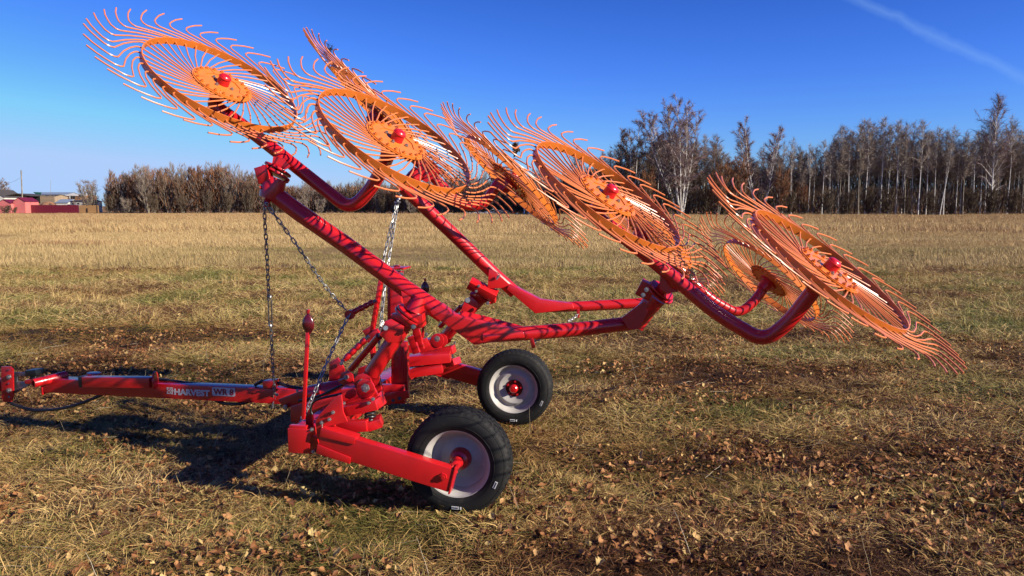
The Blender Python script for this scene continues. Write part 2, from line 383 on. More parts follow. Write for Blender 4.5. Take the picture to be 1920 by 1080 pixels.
for i, me in enumerate(stand2): pass
scatter('straw', stand2, pts, covermat('dry_straw', [(0, (.26, .22, .075)), (.4, (.43, .31, .135)), (.7, (.56, .40, .185)), (.95, (.52, .345, .155)), (1, (.33, .19, .09))], None), 'tall dry straw-coloured grass over the far field')
# leaf litter
pts = []
for y0, y1, nn, sc in ((1.7, 5, 20000, (.45, 1.25)), (5, 10, 27000, (.5, 1.2)), (10, 22, 18000, (.7, 1.4))):
    for x, y in wedge(y0, y1, nn, R1):
        c = ns(x, y, 1.4, 80)
        if R1.random() > .45 + 1.6 * c + (.15 if x > 0 else 0): continue
        pts.append((x, y, gz(x, y) + R1.uniform(.008, .04), R1.gauss(0, .45), R1.gauss(0, .45), R1.uniform(0, 6.28), R1.uniform(*sc), R1.randrange(14), R1.random(), 1))
leaves = [leafmesh('fallen_leaf', i) for i in range(14)]
scatter('leaf_litter', leaves, pts, covermat('fallen_leaves', [(0, (.07, .028, .014)), (.3, (.17, .065, .024)), (.6, (.36, .155, .055)), (.85, (.52, .27, .11)), (1, (.62, .46, .18))], None, .2), 'fallen orange and brown birch leaves strewn over the grass')
# pale stalks and twigs
def stalkmesh(seed):
    r = random.Random(seed); b = MB(); p = Vector((0, 0, .01)); l = r.uniform(.12, .3); h = 0; q = [p]
    el = r.choice((.12, .25, 1.2)); 
    for i in range(5): p = p + Vector((math.cos(h) * math.cos(el), math.sin(h) * math.cos(el), math.sin(el))) * l / 5; q.append(p); h += r.uniform(-.35, .35); el += r.uniform(-.25, .15)
    b.tube(q, [.0014, .0013, .0011, .001, .0008, .0005], 4, False)
    return b.mesh('stalk', mat_dummy, fixn=False)
mat_dummy = None
def stalks(n):
    o = []
    for i in range(n):
        r = random.Random(300 + i); b = MB(); p = Vector((0, 0, .01)); l = r.uniform(.12, .32); h = 0; q = [p]; el = r.choice((.05, .1, .15, .2, .3, .1, .2, 1.2))
        for k in range(5): p = p + Vector((math.cos(h) * math.cos(el), math.sin(h) * math.cos(el), math.sin(el))) * l / 5; q.append(p); h += r.uniform(-.35, .35); el += r.uniform(-.25, .12)
        b.tube(q, [.0014, .0013, .0011, .001, .0008, .0005], 4, False)
        me = bpy.data.meshes.new('stalk'); me.from_pydata([tuple(v) for v in b.v], [], b.f); o.append(me)
    return o
pts = [(x, y, gz(x, y), 0, 0, R1.uniform(0, 6.28), R1.uniform(.5, 1.2), R1.randrange(8), R1.random(), 1) for x, y in wedge(1.7, 9, 1500, R1)]
scatter('dry_stalks', stalks(8), pts, covermat('dry_stalk', [(0, (.16, .11, .06)), (.5, (.34, .26, .16)), (1, (.60, .52, .38))], None, .05), 'thin pale dead stalks lying in the grass')

# ------------------------------------------------------------------ the hay rake
rake = thing('hay_rake', 'red folded hay rake with eight orange spiked raking wheels, drawbar and two road wheels', 'hay rake', (G0.x, G0.y, 0))
# --- raking wheels
TH = [(.135, 52), (.165, 38)]
OUT = [(.442, 0), (.462, .6), (.476, 2.6), (.50, 8.3), (.535, 17.5), (.570, 25.6), (.585, 28.2), (.605, 29.2), (.635, 28.4), (.664, 25.9), (.70, 22.5), (.735, 18.4)]
def tine_mesh(sgn):
    def pt(r, a, z): a = R_(a) * sgn; return Vector((r * math.cos(a), r * math.sin(a), z))
    q = [pt(.135, 52, -.030), pt(.165, 38, -.027), pt(.30, 11.6, -.024), pt(.425, 1.4, -.022)]
    q += [pt(r, a, -.022 + max(0, r - .5) * .12) for r, a in OUT]
    b = MB(); b.tube(q, .0043, 6); return b.mesh('tine', ORT)
TM = {1: tine_mesh(1), -1: tine_mesh(-1)}
def hoop_mesh(k):
    b = MB(); b.lathe([(.440, -.042), (.440, 0), (.4455, 0), (.4455, -.042)], 96, closed=True)
    return b.mesh('rim_hoop', ORA)
HOOP = hoop_mesh(0)
def disc_axis_frame(c, nv, phase):
    nv = Vector(nv).normalized(); u = Vector((0, 1, 0)).cross(nv).normalized(); v = nv.cross(u)
    m = Matrix((u, v, nv)).transposed().to_4x4() @ Matrix.Rotation(R_(phase), 4, 'Z'); m.translation = Vector(c); return m
def poly(r, n, ph=0): return [Vector((r * math.cos(2 * math.pi * (k + ph) / n), r * math.sin(2 * math.pi * (k + ph) / n), 0)) for k in range(n)]
def hub_plate_mesh():
    b = MB(); b.plate([p + Vector((0, 0, -.020)) for p in poly(.172, 40)], (0, 0, 1), .005)
    b.plate([p + Vector((0, 0, -.034)) for p in poly(.165, 40)], (0, 0, 1), .005)
    for k in range(5):
        a0, a1 = 2 * k, 2 * k + 2; q = []
        for a in (a0, a0 + 1, a1): q.append((a * 36 + (1.0 if a == a0 else -1.0 if a == a1 else 0), .168))
        w = [(g, .105) for g, _ in reversed(q)]
        b.plate([Vector((r * math.cos(R_(g)), r * math.sin(R_(g)), -.0145)) for g, r in q + w], (0, 0, 1), .004)
    return b.mesh('hub_plate', ORA)
def hub_bolts_mesh():
    b = MB()
    for k in range(20):
        a = 2 * math.pi * (k + .5) / 20; c = Vector((.147 * math.cos(a), .147 * math.sin(a), -.0125)); b.hexbolt(c, (0, 0, 1), .0105, .008)
        c.z = -.037; b.hexbolt(c, (0, 0, -1), .0105, .008)
    return b.mesh('clamp_bolts', ORA)
def cap_mesh():
    b = MB(); b.lathe([(.0, .042), (.018, .041), (.027, .037), (.032, .030), (.033, .027), (.036, .026), (.036, .022), (.033, .020), (.036, -.016), (.0, -.016)], 28)
    return b.mesh('hub_cap', RED)
def zbolt_mesh():
    b = MB()
    for k in range(1):
        a = math.pi / 4 + k * math.pi / 2; b.hexbolt((.062 * math.cos(a), .062 * math.sin(a), -.017), (0, 0, 1), .0105, .009)
    return b.mesh('wheel_bolts', ZNC)
def hubback_mesh():
    b = MB(); b.cyl((0, 0, -.037), (0, 0, -.055), .075, seg=28); b.cyl((0, 0, -.055), (0, 0, -.115), .05, .044, seg=24); b.cyl((0, 0, -.10), (0, 0, -.135), .030, seg=20)
    return b.mesh('hub_bearing', RED)
HP, HB, HC, HZ, HK = hub_plate_mesh(), hub_bolts_mesh(), cap_mesh(), zbolt_mesh(), hubback_mesh()
NN = (.519, -.330, .788)
NFAR = (.690, .140, .710)
DISCS = [  # centre, normal, phase, mirror
    ((-1.659, 4.550, 2.313), NN, -137.5, 1, 'leftmost and highest of the four raking wheels on the near side'),
    ((-.606, 4.158, 1.962), NN, -134.0, 1, 'second raking wheel from the left on the near side'),
    ((.505, 4.020, 1.669), NN, -136.0, 1, 'third raking wheel from the left on the near side'),
    ((1.546, 3.735, 1.308), NN, -133.0, 1, 'rightmost and lowest raking wheel on the near side'),
    (tuple(P(716, 207, 5.55)), NFAR, 20, -1, 'upper left raking wheel on the far side, half hidden'),
    ((.009, 5.66, 1.798), NFAR, 23, -1, 'steeply seen raking wheel on the far side between two near ones'),
    ((1.022, 5.85, 1.415), NFAR, 20, -1, 'raking wheel on the far side almost hidden behind a near one'),
    ((2.035, 6.04, 1.033), NFAR, 26, -1, 'lowest raking wheel on the far side, seen from behind')]
DF = []
for c, nv, ph, sg, lab in DISCS:
    F = disc_axis_frame(c, nv, ph); DF.append(F)
    w = link('raking_wheel', None, rake); w.empty_display_size = .2; w.matrix_local = Matrix.Translation(-Vector(rake.location)) @ F; w['label'] = lab
    for nm, me in (('rim_hoop', HOOP), ('hub_plate', HP), ('clamp_bolts', HB), ('hub_cap', HC), ('hub_bearing', HK)):
        q_ = link(nm, me, w)
        if nm == 'clamp_bolts': q_['kind'] = 'stuff'
    for k in range(4): q_ = link('wheel_bolt', HZ, w); q_.rotation_euler = (0, 0, R_(90 * k))
    for k in range(40):
        t = link('tine', TM[sg], w); t.rotation_euler = (R_(rnd.gauss(0, .35)), R_(rnd.gauss(0, .35)), R_(9 * k + rnd.gauss(0, .35)))
def dl(i, x=0, y=0, z=0): return DF[i] @ Vector((x, y, z))

# --- carrier tubes: each bears two raking wheels
r_sub = .038
def arm_end(i): return [dl(i, z=-.125), dl(i, z=-.15)]
s12 = fillet([dl(0, z=-.12), P(400, 196, 4.62), P(440, 224, 4.60), P(479, 253, 4.58), P(529, 292, 4.55), P(602, 350, 4.50), P(658, 394, 4.42), P(698, 352, 4.36), P(724, 300, 4.29), dl(1, z=-.12)], .11, 7)
s34 = fillet([dl(2, z=-.12), P(1113, 405, 4.14), P(1165, 440, 4.16), P(1272, 528, 4.10), P(1345, 590, 4.02), P(1432, 640, 3.92), P(1478, 606, 3.86), P(1525, 545, 3.80), dl(3, z=-.12)], .11, 7)
s56 = fillet([dl(4, z=-.12), P(716, 232, 5.62), P(752, 272, 5.62), P(812, 330, 5.62), P(858, 383, 5.62), P(905, 388, 5.64), P(938, 338, 5.66), dl(5, z=-.12)], .12, 7)
s78 = fillet([dl(6, z=-.12), P(1198, 428, 5.9), P(1240, 470, 5.95), P(1330, 560, 5.98), P(1385, 590, 6.0), P(1420, 560, 6.02), P(1438, 528, 6.05), dl(7, z=-.12)], .12, 7)
for q, lab in ((s12, 'upper near carrier tube curving between two raking wheels'), (s34, 'lower near carrier tube'), (s56, 'upper far carrier tube'), (s78, 'lower far carrier tube')):
    b = MB(); b.tube(q, r_sub, 20); part('carrier_tube', b, RED, rake, label=lab)

# --- booms with gusset plates
def gus(b, pts, y, th=.012, nrm=None):
    q = [P(px, py, yy) for (px, py), yy in zip(pts, y if isinstance(y, (list, tuple)) else [y] * len(pts))]
    nv = nrm or (q[1] - q[0]).cross(q[2] - q[0]); b.plate(q, nv, th)
# near boom
b = MB()
nb = [P(512, 362, 4.45), P(560, 398, 4.42), P(650, 460, 4.36), P(760, 541, 4.28), P(832, 590, 4.24)]
b.tube(nb, .049, 24)
nb2 = [P(905, 630, 4.22), P(1000, 624, 4.24), P(1100, 616, 4.27), P(1190, 605, 4.30)]
b.tube(nb2, .040, 24)
part('boom', b, RED, rake, label='near boom')
b = MB()   # boxed knee between the two tubes
def boxknee(b, pts, y, depth):
    f = [P(px, py, y - depth / 2) for px, py in pts]; r = [p + LAT * depth for p in f]; k = len(pts)
    b.add(f + r, [tuple(range(k)), tuple(range(2 * k - 1, k - 1, -1))] + [(i, (i + 1) % k, (i + 1) % k + k, i + k) for i in range(k)])
boxknee(b, [(824, 570), (850, 590), (981, 622), (984, 633), (889, 647), (812, 592), (806, 584)], 4.225, .075)
gus(b, [(862, 583), (905, 592), (990, 615), (975, 622), (868, 600)], [4.26, 4.28, 4.30, 4.24, 4.24], .010)
part('boom_knee', b, RED, rake, .004)
# gusset + hinge head where the boom sits on the post
b = MB(); gus(b, [(752, 545), (818, 590), (770, 592), (760, 585)], 4.22, .014)
b.cyl(P(776, 560, 4.25), P(770, 592, 4.24), .034, seg=16)
part('boom_saddle', b, RED, rake, .003)
# upper end of the near boom: bell socket, hinge plates, cone under the carrier tube
def hinge_head(bx, pin_lo, pin_hi, plate_c, r_lo, cone_lo, cone_hi_a, cone_hi_b):
    pass
b = MB()
b.tube([P(506, 372, 4.44), P(512, 352, 4.44), P(517, 336, 4.45)], [.062, .068, .060], 20)
b.cyl(P(487, 352, 4.40), P(540, 340, 4.47), .010, seg=12)
part('hinge_socket', b, RED, rake)
def disc_plate(b, c, nrm, r, th, seg=24, sx=1.0, ax=None):
    nrm = Vector(nrm).normalized(); u = (ax or nrm.orthogonal()).normalized(); u = (u - nrm * u.dot(nrm)).normalized(); v = nrm.cross(u)
    b.plate([Vector(c) + u * r * sx * math.cos(2 * math.pi * k / seg) + v * r * math.sin(2 * math.pi * k / seg) for k in range(seg)], nrm, th)
ax12 = (P(545, 300, 4.50) - P(515, 350, 4.45)).normalized()
xdir = (P(545, 345, 4.45) - P(485, 310, 4.45)).normalized()
b = MB(); disc_plate(b, P(517, 325, 4.46), ax12, .070, .012, 24, 1.25, xdir); disc_plate(b, P(521, 318, 4.46), ax12, .066, .012, 24, 1.25, xdir)
b.beam(P(491, 312, 4.42), P(500, 342, 4.42), .075, .055, LAT)
part('hinge_plate', b, RED, rake, .003)
b = MB()
c0 = P(516, 319, 4.49); c1 = P(530, 298, 4.55); b.tube([c0, c0.lerp(c1, .6), c1], [.032, .040, .046], 20)
gus(b, [(513, 293), (509, 316), (525, 322), (546, 313), (532, 297)], 4.47, .012)
part('hinge_cone', b, RED, rake)
# lower pivot of the near boom to carrier tube 3-4
b = MB(); b.tube([P(1190, 605, 4.30), P(1212, 580, 4.27), P(1232, 556, 4.24)], [.046, .052, .058], 20)
gus(b, [(1165, 596), (1205, 566), (1222, 572), (1196, 618), (1178, 616)], 4.22, .012)
gus(b, [(1160, 600), (1215, 560), (1238, 575), (1204, 620)], 4.34, .012)
part('hinge_socket', b, RED, rake)
ax34 = (P(1270, 525, 4.14) - P(1215, 580, 4.27)).normalized(); xd = (P(1262, 562, 4.2) - P(1215, 530, 4.2)).normalized()
b = MB(); disc_plate(b, P(1237, 549, 4.22), ax34, .064, .012, 24, 1.35, xd); disc_plate(b, P(1241, 544, 4.21), ax34, .058, .010, 24, 1.3, xd)
b.beam(P(1218, 530, 4.22), P(1204, 556, 4.24), .085, .060, LAT)
part('hinge_plate', b, RED, rake, .003)
b = MB(); b.hexbolt(P(1212, 543, 4.12), -LAT, .013, .01); b.hexbolt(P(1206, 553, 4.12), -LAT, .013, .01); parts('hinge_bolt', b, ZNC, rake)
b = MB(); c0 = P(1240, 545, 4.20); c1 = P(1268, 522, 4.13); b.tube([c0, c0.lerp(c1, .55), c1], [.034, .050, .066], 20)
gus(b, [(1238, 505), (1237, 540), (1250, 550), (1290, 544), (1262, 512)], 4.11, .012)
part('hinge_cone', b, RED, rake)
# far boom
b = MB(); b.tube([P(757, 352, 5.55), P(840, 430, 5.58), P(930, 517, 5.6), P(965, 548, 5.62)], .047, 22)
b.tube([P(1000, 577, 5.62), P(1100, 574, 5.64), P(1207, 568, 5.66)], .038, 22); part('boom', b, RED, rake, label='far boom')
b = MB(); boxknee(b, [(955, 532), (975, 543), (1012, 562), (1073, 570), (1076, 579), (1004, 588), (950, 543)], 5.60, .09)
part('boom_knee', b, RED, rake, .004)
b = MB(); gus(b, [(917, 500), (956, 534), (942, 540), (914, 541)], 5.55, .014); part('boom_saddle', b, RED, rake, .003)
b = MB(); b.hexbolt(P(934, 519, 5.53), -LAT, .011, .01); b.cyl(P(931, 524, 5.50), P(937, 515, 5.50), .006, seg=8); part('saddle_bolt', b, ZNC, rake)
b = MB(); b.tube([P(757, 356, 5.55), P(768, 340, 5.55), P(785, 322, 5.58)], [.052, .05, .05], 18); b.tube([P(748, 352, 5.5), P(790, 330, 5.55)], .03, 14)
gus(b, [(790, 305), (812, 300), (828, 325), (800, 342), (775, 330)], 5.56, .02); part('hinge_socket', b, RED, rake)
b = MB(); disc_plate(b, P(778, 333, 5.55), (P(800, 310, 5.56) - P(760, 355, 5.55)), .06, .014); part('hinge_plate', b, RED, rake, .003)

# --- inclined posts that carry the booms
def post(side, base, top, topdir_px=None, lab=None):
    b = MB(); a, c = Vector(base), Vector(top); ax = (c - a).normalized()
    b.tube([a, a.lerp(c, .5), c], .045, 24)
    # fork at the foot
    for s_ in (-1, 1):
        o = LAT * (.062 * s_)
        disc_plate(b, a - ax * .05 + o, LAT, .052, .014, 24)
    o1 = part('post', b, RED, rake, .002, lab)
    b = MB(); disc_plate(b, c, ax, .075, .016, 26, 1.25, FWD * -1 + UP * -.6); disc_plate(b, c + ax * .02, ax, .072, .014, 26, 1.25, FWD * -1 + UP * -.6)
    b.beam(c - ax * .03 + FWD * .075 + UP * .01, c - ax * .0 - FWD * .09 - UP * .01, .10, .07, ax)
    part('post_head', b, RED, rake, .003)
    b = MB(); p = a - ax * .05
    b.hexbolt(p - LAT * .068, -LAT, .024, .016); b.hexbolt(p + LAT * .068, LAT, .024, .016)
    parts('pivot_bolt', b, ZNC, rake)
    return ax
pn_base, pn_top = P(697, 700, 4.27), P(768, 594, 4.22)
axn = post(-1, pn_base, pn_top, lab='near inclined post')
pf_base, pf_top = P(838, 628, 5.80), P(908, 552, 5.62)
axf = post(1, pf_base, pf_top, lab='far inclined post')
b = MB(); b.cyl(P(776, 585, 4.22), P(788, 558, 4.23), .050, .040); part('post_collar', b, RED, rake)
# eared bracket beside the near post head
b = MB(); gus(b, [(712, 628), (722, 602), (733, 598), (758, 612), (752, 640), (728, 642)], 4.16, .016); gus(b, [(712, 628), (722, 602), (733, 598), (758, 612), (752, 640), (728, 642)], 4.26, .016)
parts('ear_plate', b, RED, rake, .002)
b = MB(); b.cyl(P(723, 615, 4.13), P(723, 615, 4.15), .013); b.hexbolt(P(776, 612, 4.12), -LAT, .014, .012); parts('pivot_pin', b, ZNC, rake)
# far ear bracket with pin
b = MB(); gus(b, [(862, 590), (872, 560), (884, 556), (900, 572), (885, 590)], 5.58, .014); b.beam(P(880, 530, 5.55), P(930, 556, 5.55), .09, .06, axf); parts('ear_plate', b, RED, rake, .002)
b = MB(); b.cyl(P(877, 563, 5.53), P(877, 563, 5.55), .018); b.hexbolt(P(915, 568, 5.52), -LAT, .013, .01); b.hexbolt(P(898, 536, 5.5), -LAT, .011, .008); b.hexbolt(P(893, 546, 5.5), -LAT, .011, .008); parts('pivot_pin', b, ZNC, rake)
# rams and links
def ram(a, c, r, rod=.35, rr=None):
    a, c = Vector(a), Vector(c); m = a.lerp(c, 1 - rod); b = MB(); b.tube([a, m, ], r, 16); b.cyl(m, m.lerp(c, .06), r * 1.15, seg=16); part('ram_barrel', b, RED, rake)
    b = MB(); b.cyl(m, c, rr or r * .5, seg=12); part('ram_rod', b, ZNC, rake)
ram(P(658, 692, 4.40), P(722, 617, 4.22), .019, .18)
ram(P(825, 612, 5.80), P(876, 564, 5.60), .018, .25)
def turnbuckle(a, c, r):
    a, c = Vector(a), Vector(c); q = []; rs = []
    for k in range(25):
        t = k / 24; q.append(a.lerp(c, .12 + .76 * t)); rs.append(r * (.80 if (k % 6) in (0, 1) else 1.0))
    b = MB(); b.tube(q, rs, 14); part('turnbuckle', b, RED, rake)
    b = MB(); b.cyl(a, a.lerp(c, .14), r * .5, seg=10); b.cyl(a.lerp(c, .86), c, r * .5, seg=10); parts('link_rod', b, STL, rake)
turnbuckle(P(640, 680, 4.75), P(692, 630, 4.75), .021)
turnbuckle(P(655, 589, 4.75), P(706, 563, 4.80), .019)
b = MB(); disc_plate(b, P(656, 590, 4.74), -LAT, .030, .03); part('chain_eye', b, RED, rake, .003)

# --- mast and the folding bar
b = MB()
b.beam(PT(747, 748, .12), PT(744, 508, .12), .075, .06, LAT)
b.beam(PT(731, 640, .16), PT(731, 530, .16), .03, .02, LAT)
part('mast', b, RED, rake, .003)
b = MB(); b.beam(PT(726, 502, .12), PT(764, 502, .12), .16, .012, UP); b.cyl(PT(744, 502, .12), PT(744, 497, .12), .02); part('mast_cap', b, RED, rake, .002)
b = MB(); b.hexbolt(PT(753, 514, .05), -LAT, .014, .012); part('mast_bolt', b, ZNC, rake)
b = MB()
b.plate([PT(738, 652, -.08), PT(742, 640, -.08), PT(755, 652, -.08), PT(757, 738, -.08), PT(738, 732, -.08)], LAT, .012)
b.plate([PT(757, 650, -.08), PT(766, 658, .02), PT(767, 742, .02), PT(757, 738, -.08)], FWD, .012)
b.beam(PT(757, 640, -.05), PT(760, 742, -.05), .05, .04, LAT)
parts('mast_web', b, RED, rake, .002)
b = MB()
bar = [PT(716, 518, .02), PT(697, 628, .02)]
b.beam(*bar, .05, .022, FWD); b.beam(PT(697, 640, .02), PT(704, 700, .02), .05, .025, FWD)
b.beam(PT(690, 614, .02), PT(705, 642, .02), .07, .05, LAT); b.beam(PT(690, 640, .0), PT(712, 622, .0), .06, .03, LAT)
parts('folding_bar', b, RED, rake, .003)

# --- main frame: cross beam, centre channels
bz = PT(562, 826, -1.0); bs = (bz - G0).dot(FWD); hb = bz.z
b = MB(); b.beam(M(bs, -1.0, hb), M(bs, 1.0, hb), .115, .125); part('cross_beam', b, RED, rake, .004)
b = MB(); b.plate([M(bs + .062, -1.006, hb - .066), M(bs - .062, -1.006, hb - .066), M(bs - .062, -1.006, hb + .066), M(bs + .062, -1.006, hb + .066)], LAT, .008); b.beam(M(bs + .055, -.99, hb + .066), M(bs - .04, -.99, hb + .066), .03, .03, UP); part('end_plate', b, RED, rake, .002)
b = MB(); b.plate([PT(545, 762, -.42), PT(583, 752, -.42), PT(648, 735, -.42), PT(664, 748, -.42), PT(632, 772, -.42), PT(580, 800, -.42), PT(546, 790, -.42)], LAT, .014)
b.plate([PT(524, 748, -.30), PT(560, 734, -.30), PT(590, 728, -.30), PT(592, 742, -.30), PT(545, 764, -.30), PT(533, 764, -.30), PT(522, 750, -.30)], LAT, .016)
b.plate([PT(524, 748, .10), PT(560, 734, .10), PT(640, 720, .10), PT(650, 742, .10), PT(545, 764, .10), PT(533, 764, .10)], LAT, .016)
parts('channel_plate', b, RED, rake, .003)
b = MB(); b.cyl(PT(583, 738, -.36), PT(646, 726, -.36), .052, seg=24); b.cyl(PT(605, 734, -.36), PT(608, 733.5, -.36), .056, seg=24); part('frame_tube', b, RED, rake, .002)
b = MB(); b.hexbolt(PT(536, 762, -.32), -LAT, .014, .014); b.hexbolt(PT(558, 732, -.32), -LAT, .009, .01); b.hexbolt(PT(520, 740, -.2), -LAT, .01, .01); parts('frame_bolt', b, ZNC, rake)
b = MB()
b.plate([PT(710, 738, -.18), PT(766, 732, -.18), PT(768, 746, -.18), PT(718, 762, -.18), PT(700, 760, -.18)], LAT, .014)
b.beam(PT(640, 738, -.1), PT(760, 738, -.1), .12, .05, LAT)
b.plate([PT(645, 740, -.1), PT(668, 726, -.1), PT(672, 690, -.1), PT(700, 680, -.1), PT(706, 740, -.1)], LAT, .014)
parts('channel_plate', b, RED, rake, .003)
b = MB(); b.cyl(PT(737, 751, -.195), PT(737, 751, -.186), .010); b.cyl(PT(749, 747, -.195), PT(749, 747, -.186), .010); parts('adjusting_hole', b, BLK, rake)
# lugs of the lift links on the centre frame
b = MB()
for t_ in (-.52, -.44):
    b.plate([PT(635, 715, t_), PT(640, 700, t_), PT(652, 694, t_), PT(662, 702, t_), PT(664, 716, t_), PT(650, 726, t_)], LAT, .014)
b.plate([PT(617, 720, -.25), PT(618, 680, -.25), PT(634, 672, -.25), PT(646, 690, -.25), PT(650, 722, -.25)], LAT, .014)
b.plate([PT(617, 720, -.10), PT(620, 678, -.10), PT(634, 670, -.10), PT(646, 690, -.10), PT(650, 722, -.10)], LAT, .014)
b.plate([PT(640, 745, -.6), PT(648, 722, -.6), PT(676, 712, -.6), PT(700, 722, -.6), PT(712, 745, -.6), PT(690, 760, -.6)], LAT, .018)
parts('link_lug', b, RED, rake, .002)
b = MB(); b.hexbolt(PT(650, 707, -.53), -LAT, .015, .014); b.cyl(PT(636, 713, -.56), PT(644, 710, -.56), .005, seg=8); b.hexbolt(PT(641, 681, -.27), -LAT, .013, .01); parts('pivot_pin', b, ZNC, rake)
# near and mirrored far wheel carriages
def carriage(mr):
    f = mir if mr else (lambda p: Vector(p)); A = -LAT if not mr else LAT
    T = lambda px, py, t: f(PT(px, py, t))
    lab = 'far' if mr else 'near'
    b = MB()
    b.plate([T(575, 783, -.93), T(578, 778, -.93), T(586, 778, -.93), T(588, 845, -.93), T(584, 852, -.93), T(577, 850, -.93)], T(600, 800, -1) - T(570, 800, -1), .012)
    pl = [(592, 790), (600, 776), (634, 741), (641, 740), (644, 772), (652, 790), (612, 800), (606, 827), (599, 827), (594, 810)]
    for t_ in (-.99, -.88): b.plate([T(x, y, t_) for x, y in pl], LAT, .012)
    parts('arm_plate', b, RED, rake, .002)
    b = MB(); q0, q1 = T(603, 822, -.995), T(848, 898, -.995)
    b.beam(q0, q1, .06, .125); u = (q1 - q0).normalized(); side = u.cross(UP).normalized(); nu = side.cross(u)
    b.plate([q1 + u * .006 + nu * .075 + LAT * .035, q1 + u * .006 + nu * .075 - LAT * .035, q1 + u * .006 - nu * .07 - LAT * .035, q1 + u * .006 - nu * .07 + LAT * .035], u, .010)
    part('wheel_arm', b, RED, rake, .004, lab + ' trailing wheel arm')
    b = MB()
    for sg in (1, -1):
        a0 = q0 + nu * .067 * sg + u * .0; a1 = a0 + u * .19; b.beam(a0, a1, .078, .010, UP)
        b.plate([a0 + A * .036, a1 + A * .036, a1 + A * .036 - nu * .03 * sg, a0 + A * .036 - nu * .045 * sg], LAT, .008)
    b.beam(T(590, 815, -.96), T(627, 831, -.96), .05, .008)
    parts('sleeve_plate', b, RED, rake, .0015)
    b = MB(); c = T(832, 893, -1.02); b.hexbolt(c, A, .020, .016); part('axle_bolt', b, RED, rake)
    b = MB(); b.beam(T(651, 768, -.80), T(712, 755, -.80), .11, .055, UP); parts('spring_seat', b, RED, rake, .003)
    b = MB(); b.beam(T(634, 800, -.88), T(690, 797, -.88), .05, .06, UP); b.beam(T(690, 797, -.84), T(716, 788, -.82), .11, .05, UP); parts('spring_seat', b, RED, rake, .003)
    b = MB(); a, c = T(693, 790, -.84), T(695, 764, -.82); q = []
    for k in range(49):
        t_ = k / 48; an = t_ * 2 * math.pi * 4; q.append(a.lerp(c, t_) + FWD * .026 * math.cos(an) + LAT * .026 * math.sin(an))
    b.tube(q, .0065, 8); part('coil_spring', b, BLK, rake)
    b = MB()
    for px, py in ((585, 805), (588, 846), (604, 792), (618, 786), (625, 773), (645, 756), (692, 755), (700, 748)):
        p_ = T(px, py, -1.0 if px < 640 else -.86); b.hexbolt(p_, A, .010, .010)
    b.cyl(T(604, 795, -1.01), T(604, 808, -1.01), .003, seg=6); parts('bracket_bolt', b, ZNC, rake)
carriage(False); carriage(True)
# shared hydraulic manifold and small plates near the pivots, as in the tangle between the posts
def lug_group(P0, y, sc=1.0, nm='pivot_block'):
    cx, cy = P0
    b = MB()
    g = lambda dx, dy, dd=0: P(cx + dx * sc, cy + dy * sc, y + dd)
    disc_plate(b, g(0, 0, -.07), LAT, .052, .014); disc_plate(b, g(0, 0, .07), LAT, .052, .014)
    b.beam(g(-40, 12), g(10, 6), .13, .09, UP)
    b.beam(g(18, 26), g(-22, 30), .11, .05, UP)
    part(nm, b, RED, rake, .003)
lug_group((686, 728), 4.25, 1.0); lug_group((820, 638), 5.80, .8)
b = MB(); b.hexbolt(P(686, 727, 4.15), -LAT, .024, .014); b.hexbolt(P(820, 635, 5.70), -LAT, .022, .014); b.hexbolt(P(800, 627, 5.68), -LAT, .014, .012); parts('pivot_bolt', b, ZNC, rake)
b = MB(); 
for (x0, y0, x1, y1, y_, w_, h_) in ((766, 655, 803, 640, 5.5, .03, .06), (768, 675, 845, 668, 5.55, .14, .07), (760, 700, 830, 690, 5.5, .1, .06), (770, 630, 782, 662, 5.3, .05, .03), (780, 622, 790, 655, 5.35, .05, .03), (706, 738, 716, 760, 4.45, .05, .06), (700, 708, 708, 742, 4.5, .08, .03), (776, 600, 786, 640, 5.2, .05, .03)):
    b.beam(P(x0, y0, y_), P(x1, y1, y_), w_, h_, LAT if abs(y1 - y0) > abs(x1 - x0) else UP)
parts('frame_strut', b, RED, rake, .003)

# --- drawbar
db0, db1 = PT(90, 724, 0), PT(548, 737, 0)
zdb = (db0.z + db1.z) / 2; s0 = (db0 - G0).dot(FWD); s1 = (db1 - G0).dot(FWD)
DB = lambda s, t=0, z=0: M(s, t, zdb + z)
b = MB(); b.beam(DB(s0), DB(s1 - .25), .10, .10); b.plate([DB(s0 + .005, -.055, -.065), DB(s0 + .005, .055, -.065), DB(s0 + .005, .055, .05), DB(s0 + .005, -.055, .05)], FWD, .012)
part('drawbar', b, RED, rake, .004)
def sx(px): return (PT(px, 725, -.05) - G0).dot(FWD)
b = MB(); b.beam(PT(160, 714.5, -.10), PT(286, 716.5, -.10), .07, .070); part('jack_box', b, RED, rake, .004)
b = MB(); b.beam(PT(154, 714.5, -.10), PT(160, 714.5, -.10), .074, .074); part('jack_box_cap', b, BLK, rake, .003)
b = MB(); disc_plate(b, PT(291, 713, -.09), FWD + LAT * -.35, .060, .012); part('jack_foot', b, RED, rake, .002)
b = MB(); b.cyl(PT(176, 704, -.02), PT(176, 699, -.02), .045); part('jack_mount', b, RED, rake, .002)
jt0, jt1 = PT(62, 719, -.14), PT(124, 704, .06)
b = MB(); u = (jt1 - jt0).normalized(); fr = u.to_track_quat('Z', 'Y').to_matrix().to_4x4(); fr.translation = jt0; ln = (jt1 - jt0).length
b.lathe([(.020, .0), (.030, 0), (.031, .003), (.031, ln * .72), (.034, ln * .73), (.034, ln), (.0, ln)], 24, fr); b.lathe([(.020, 0), (.020, ln * .5), (0, ln * .5)], 24, fr); part('cross_tube', b, RED, rake)
b = MB()
hp = [(3, 687), (20, 687), (25, 692), (26, 740), (22, 753), (7, 753), (4, 745)]
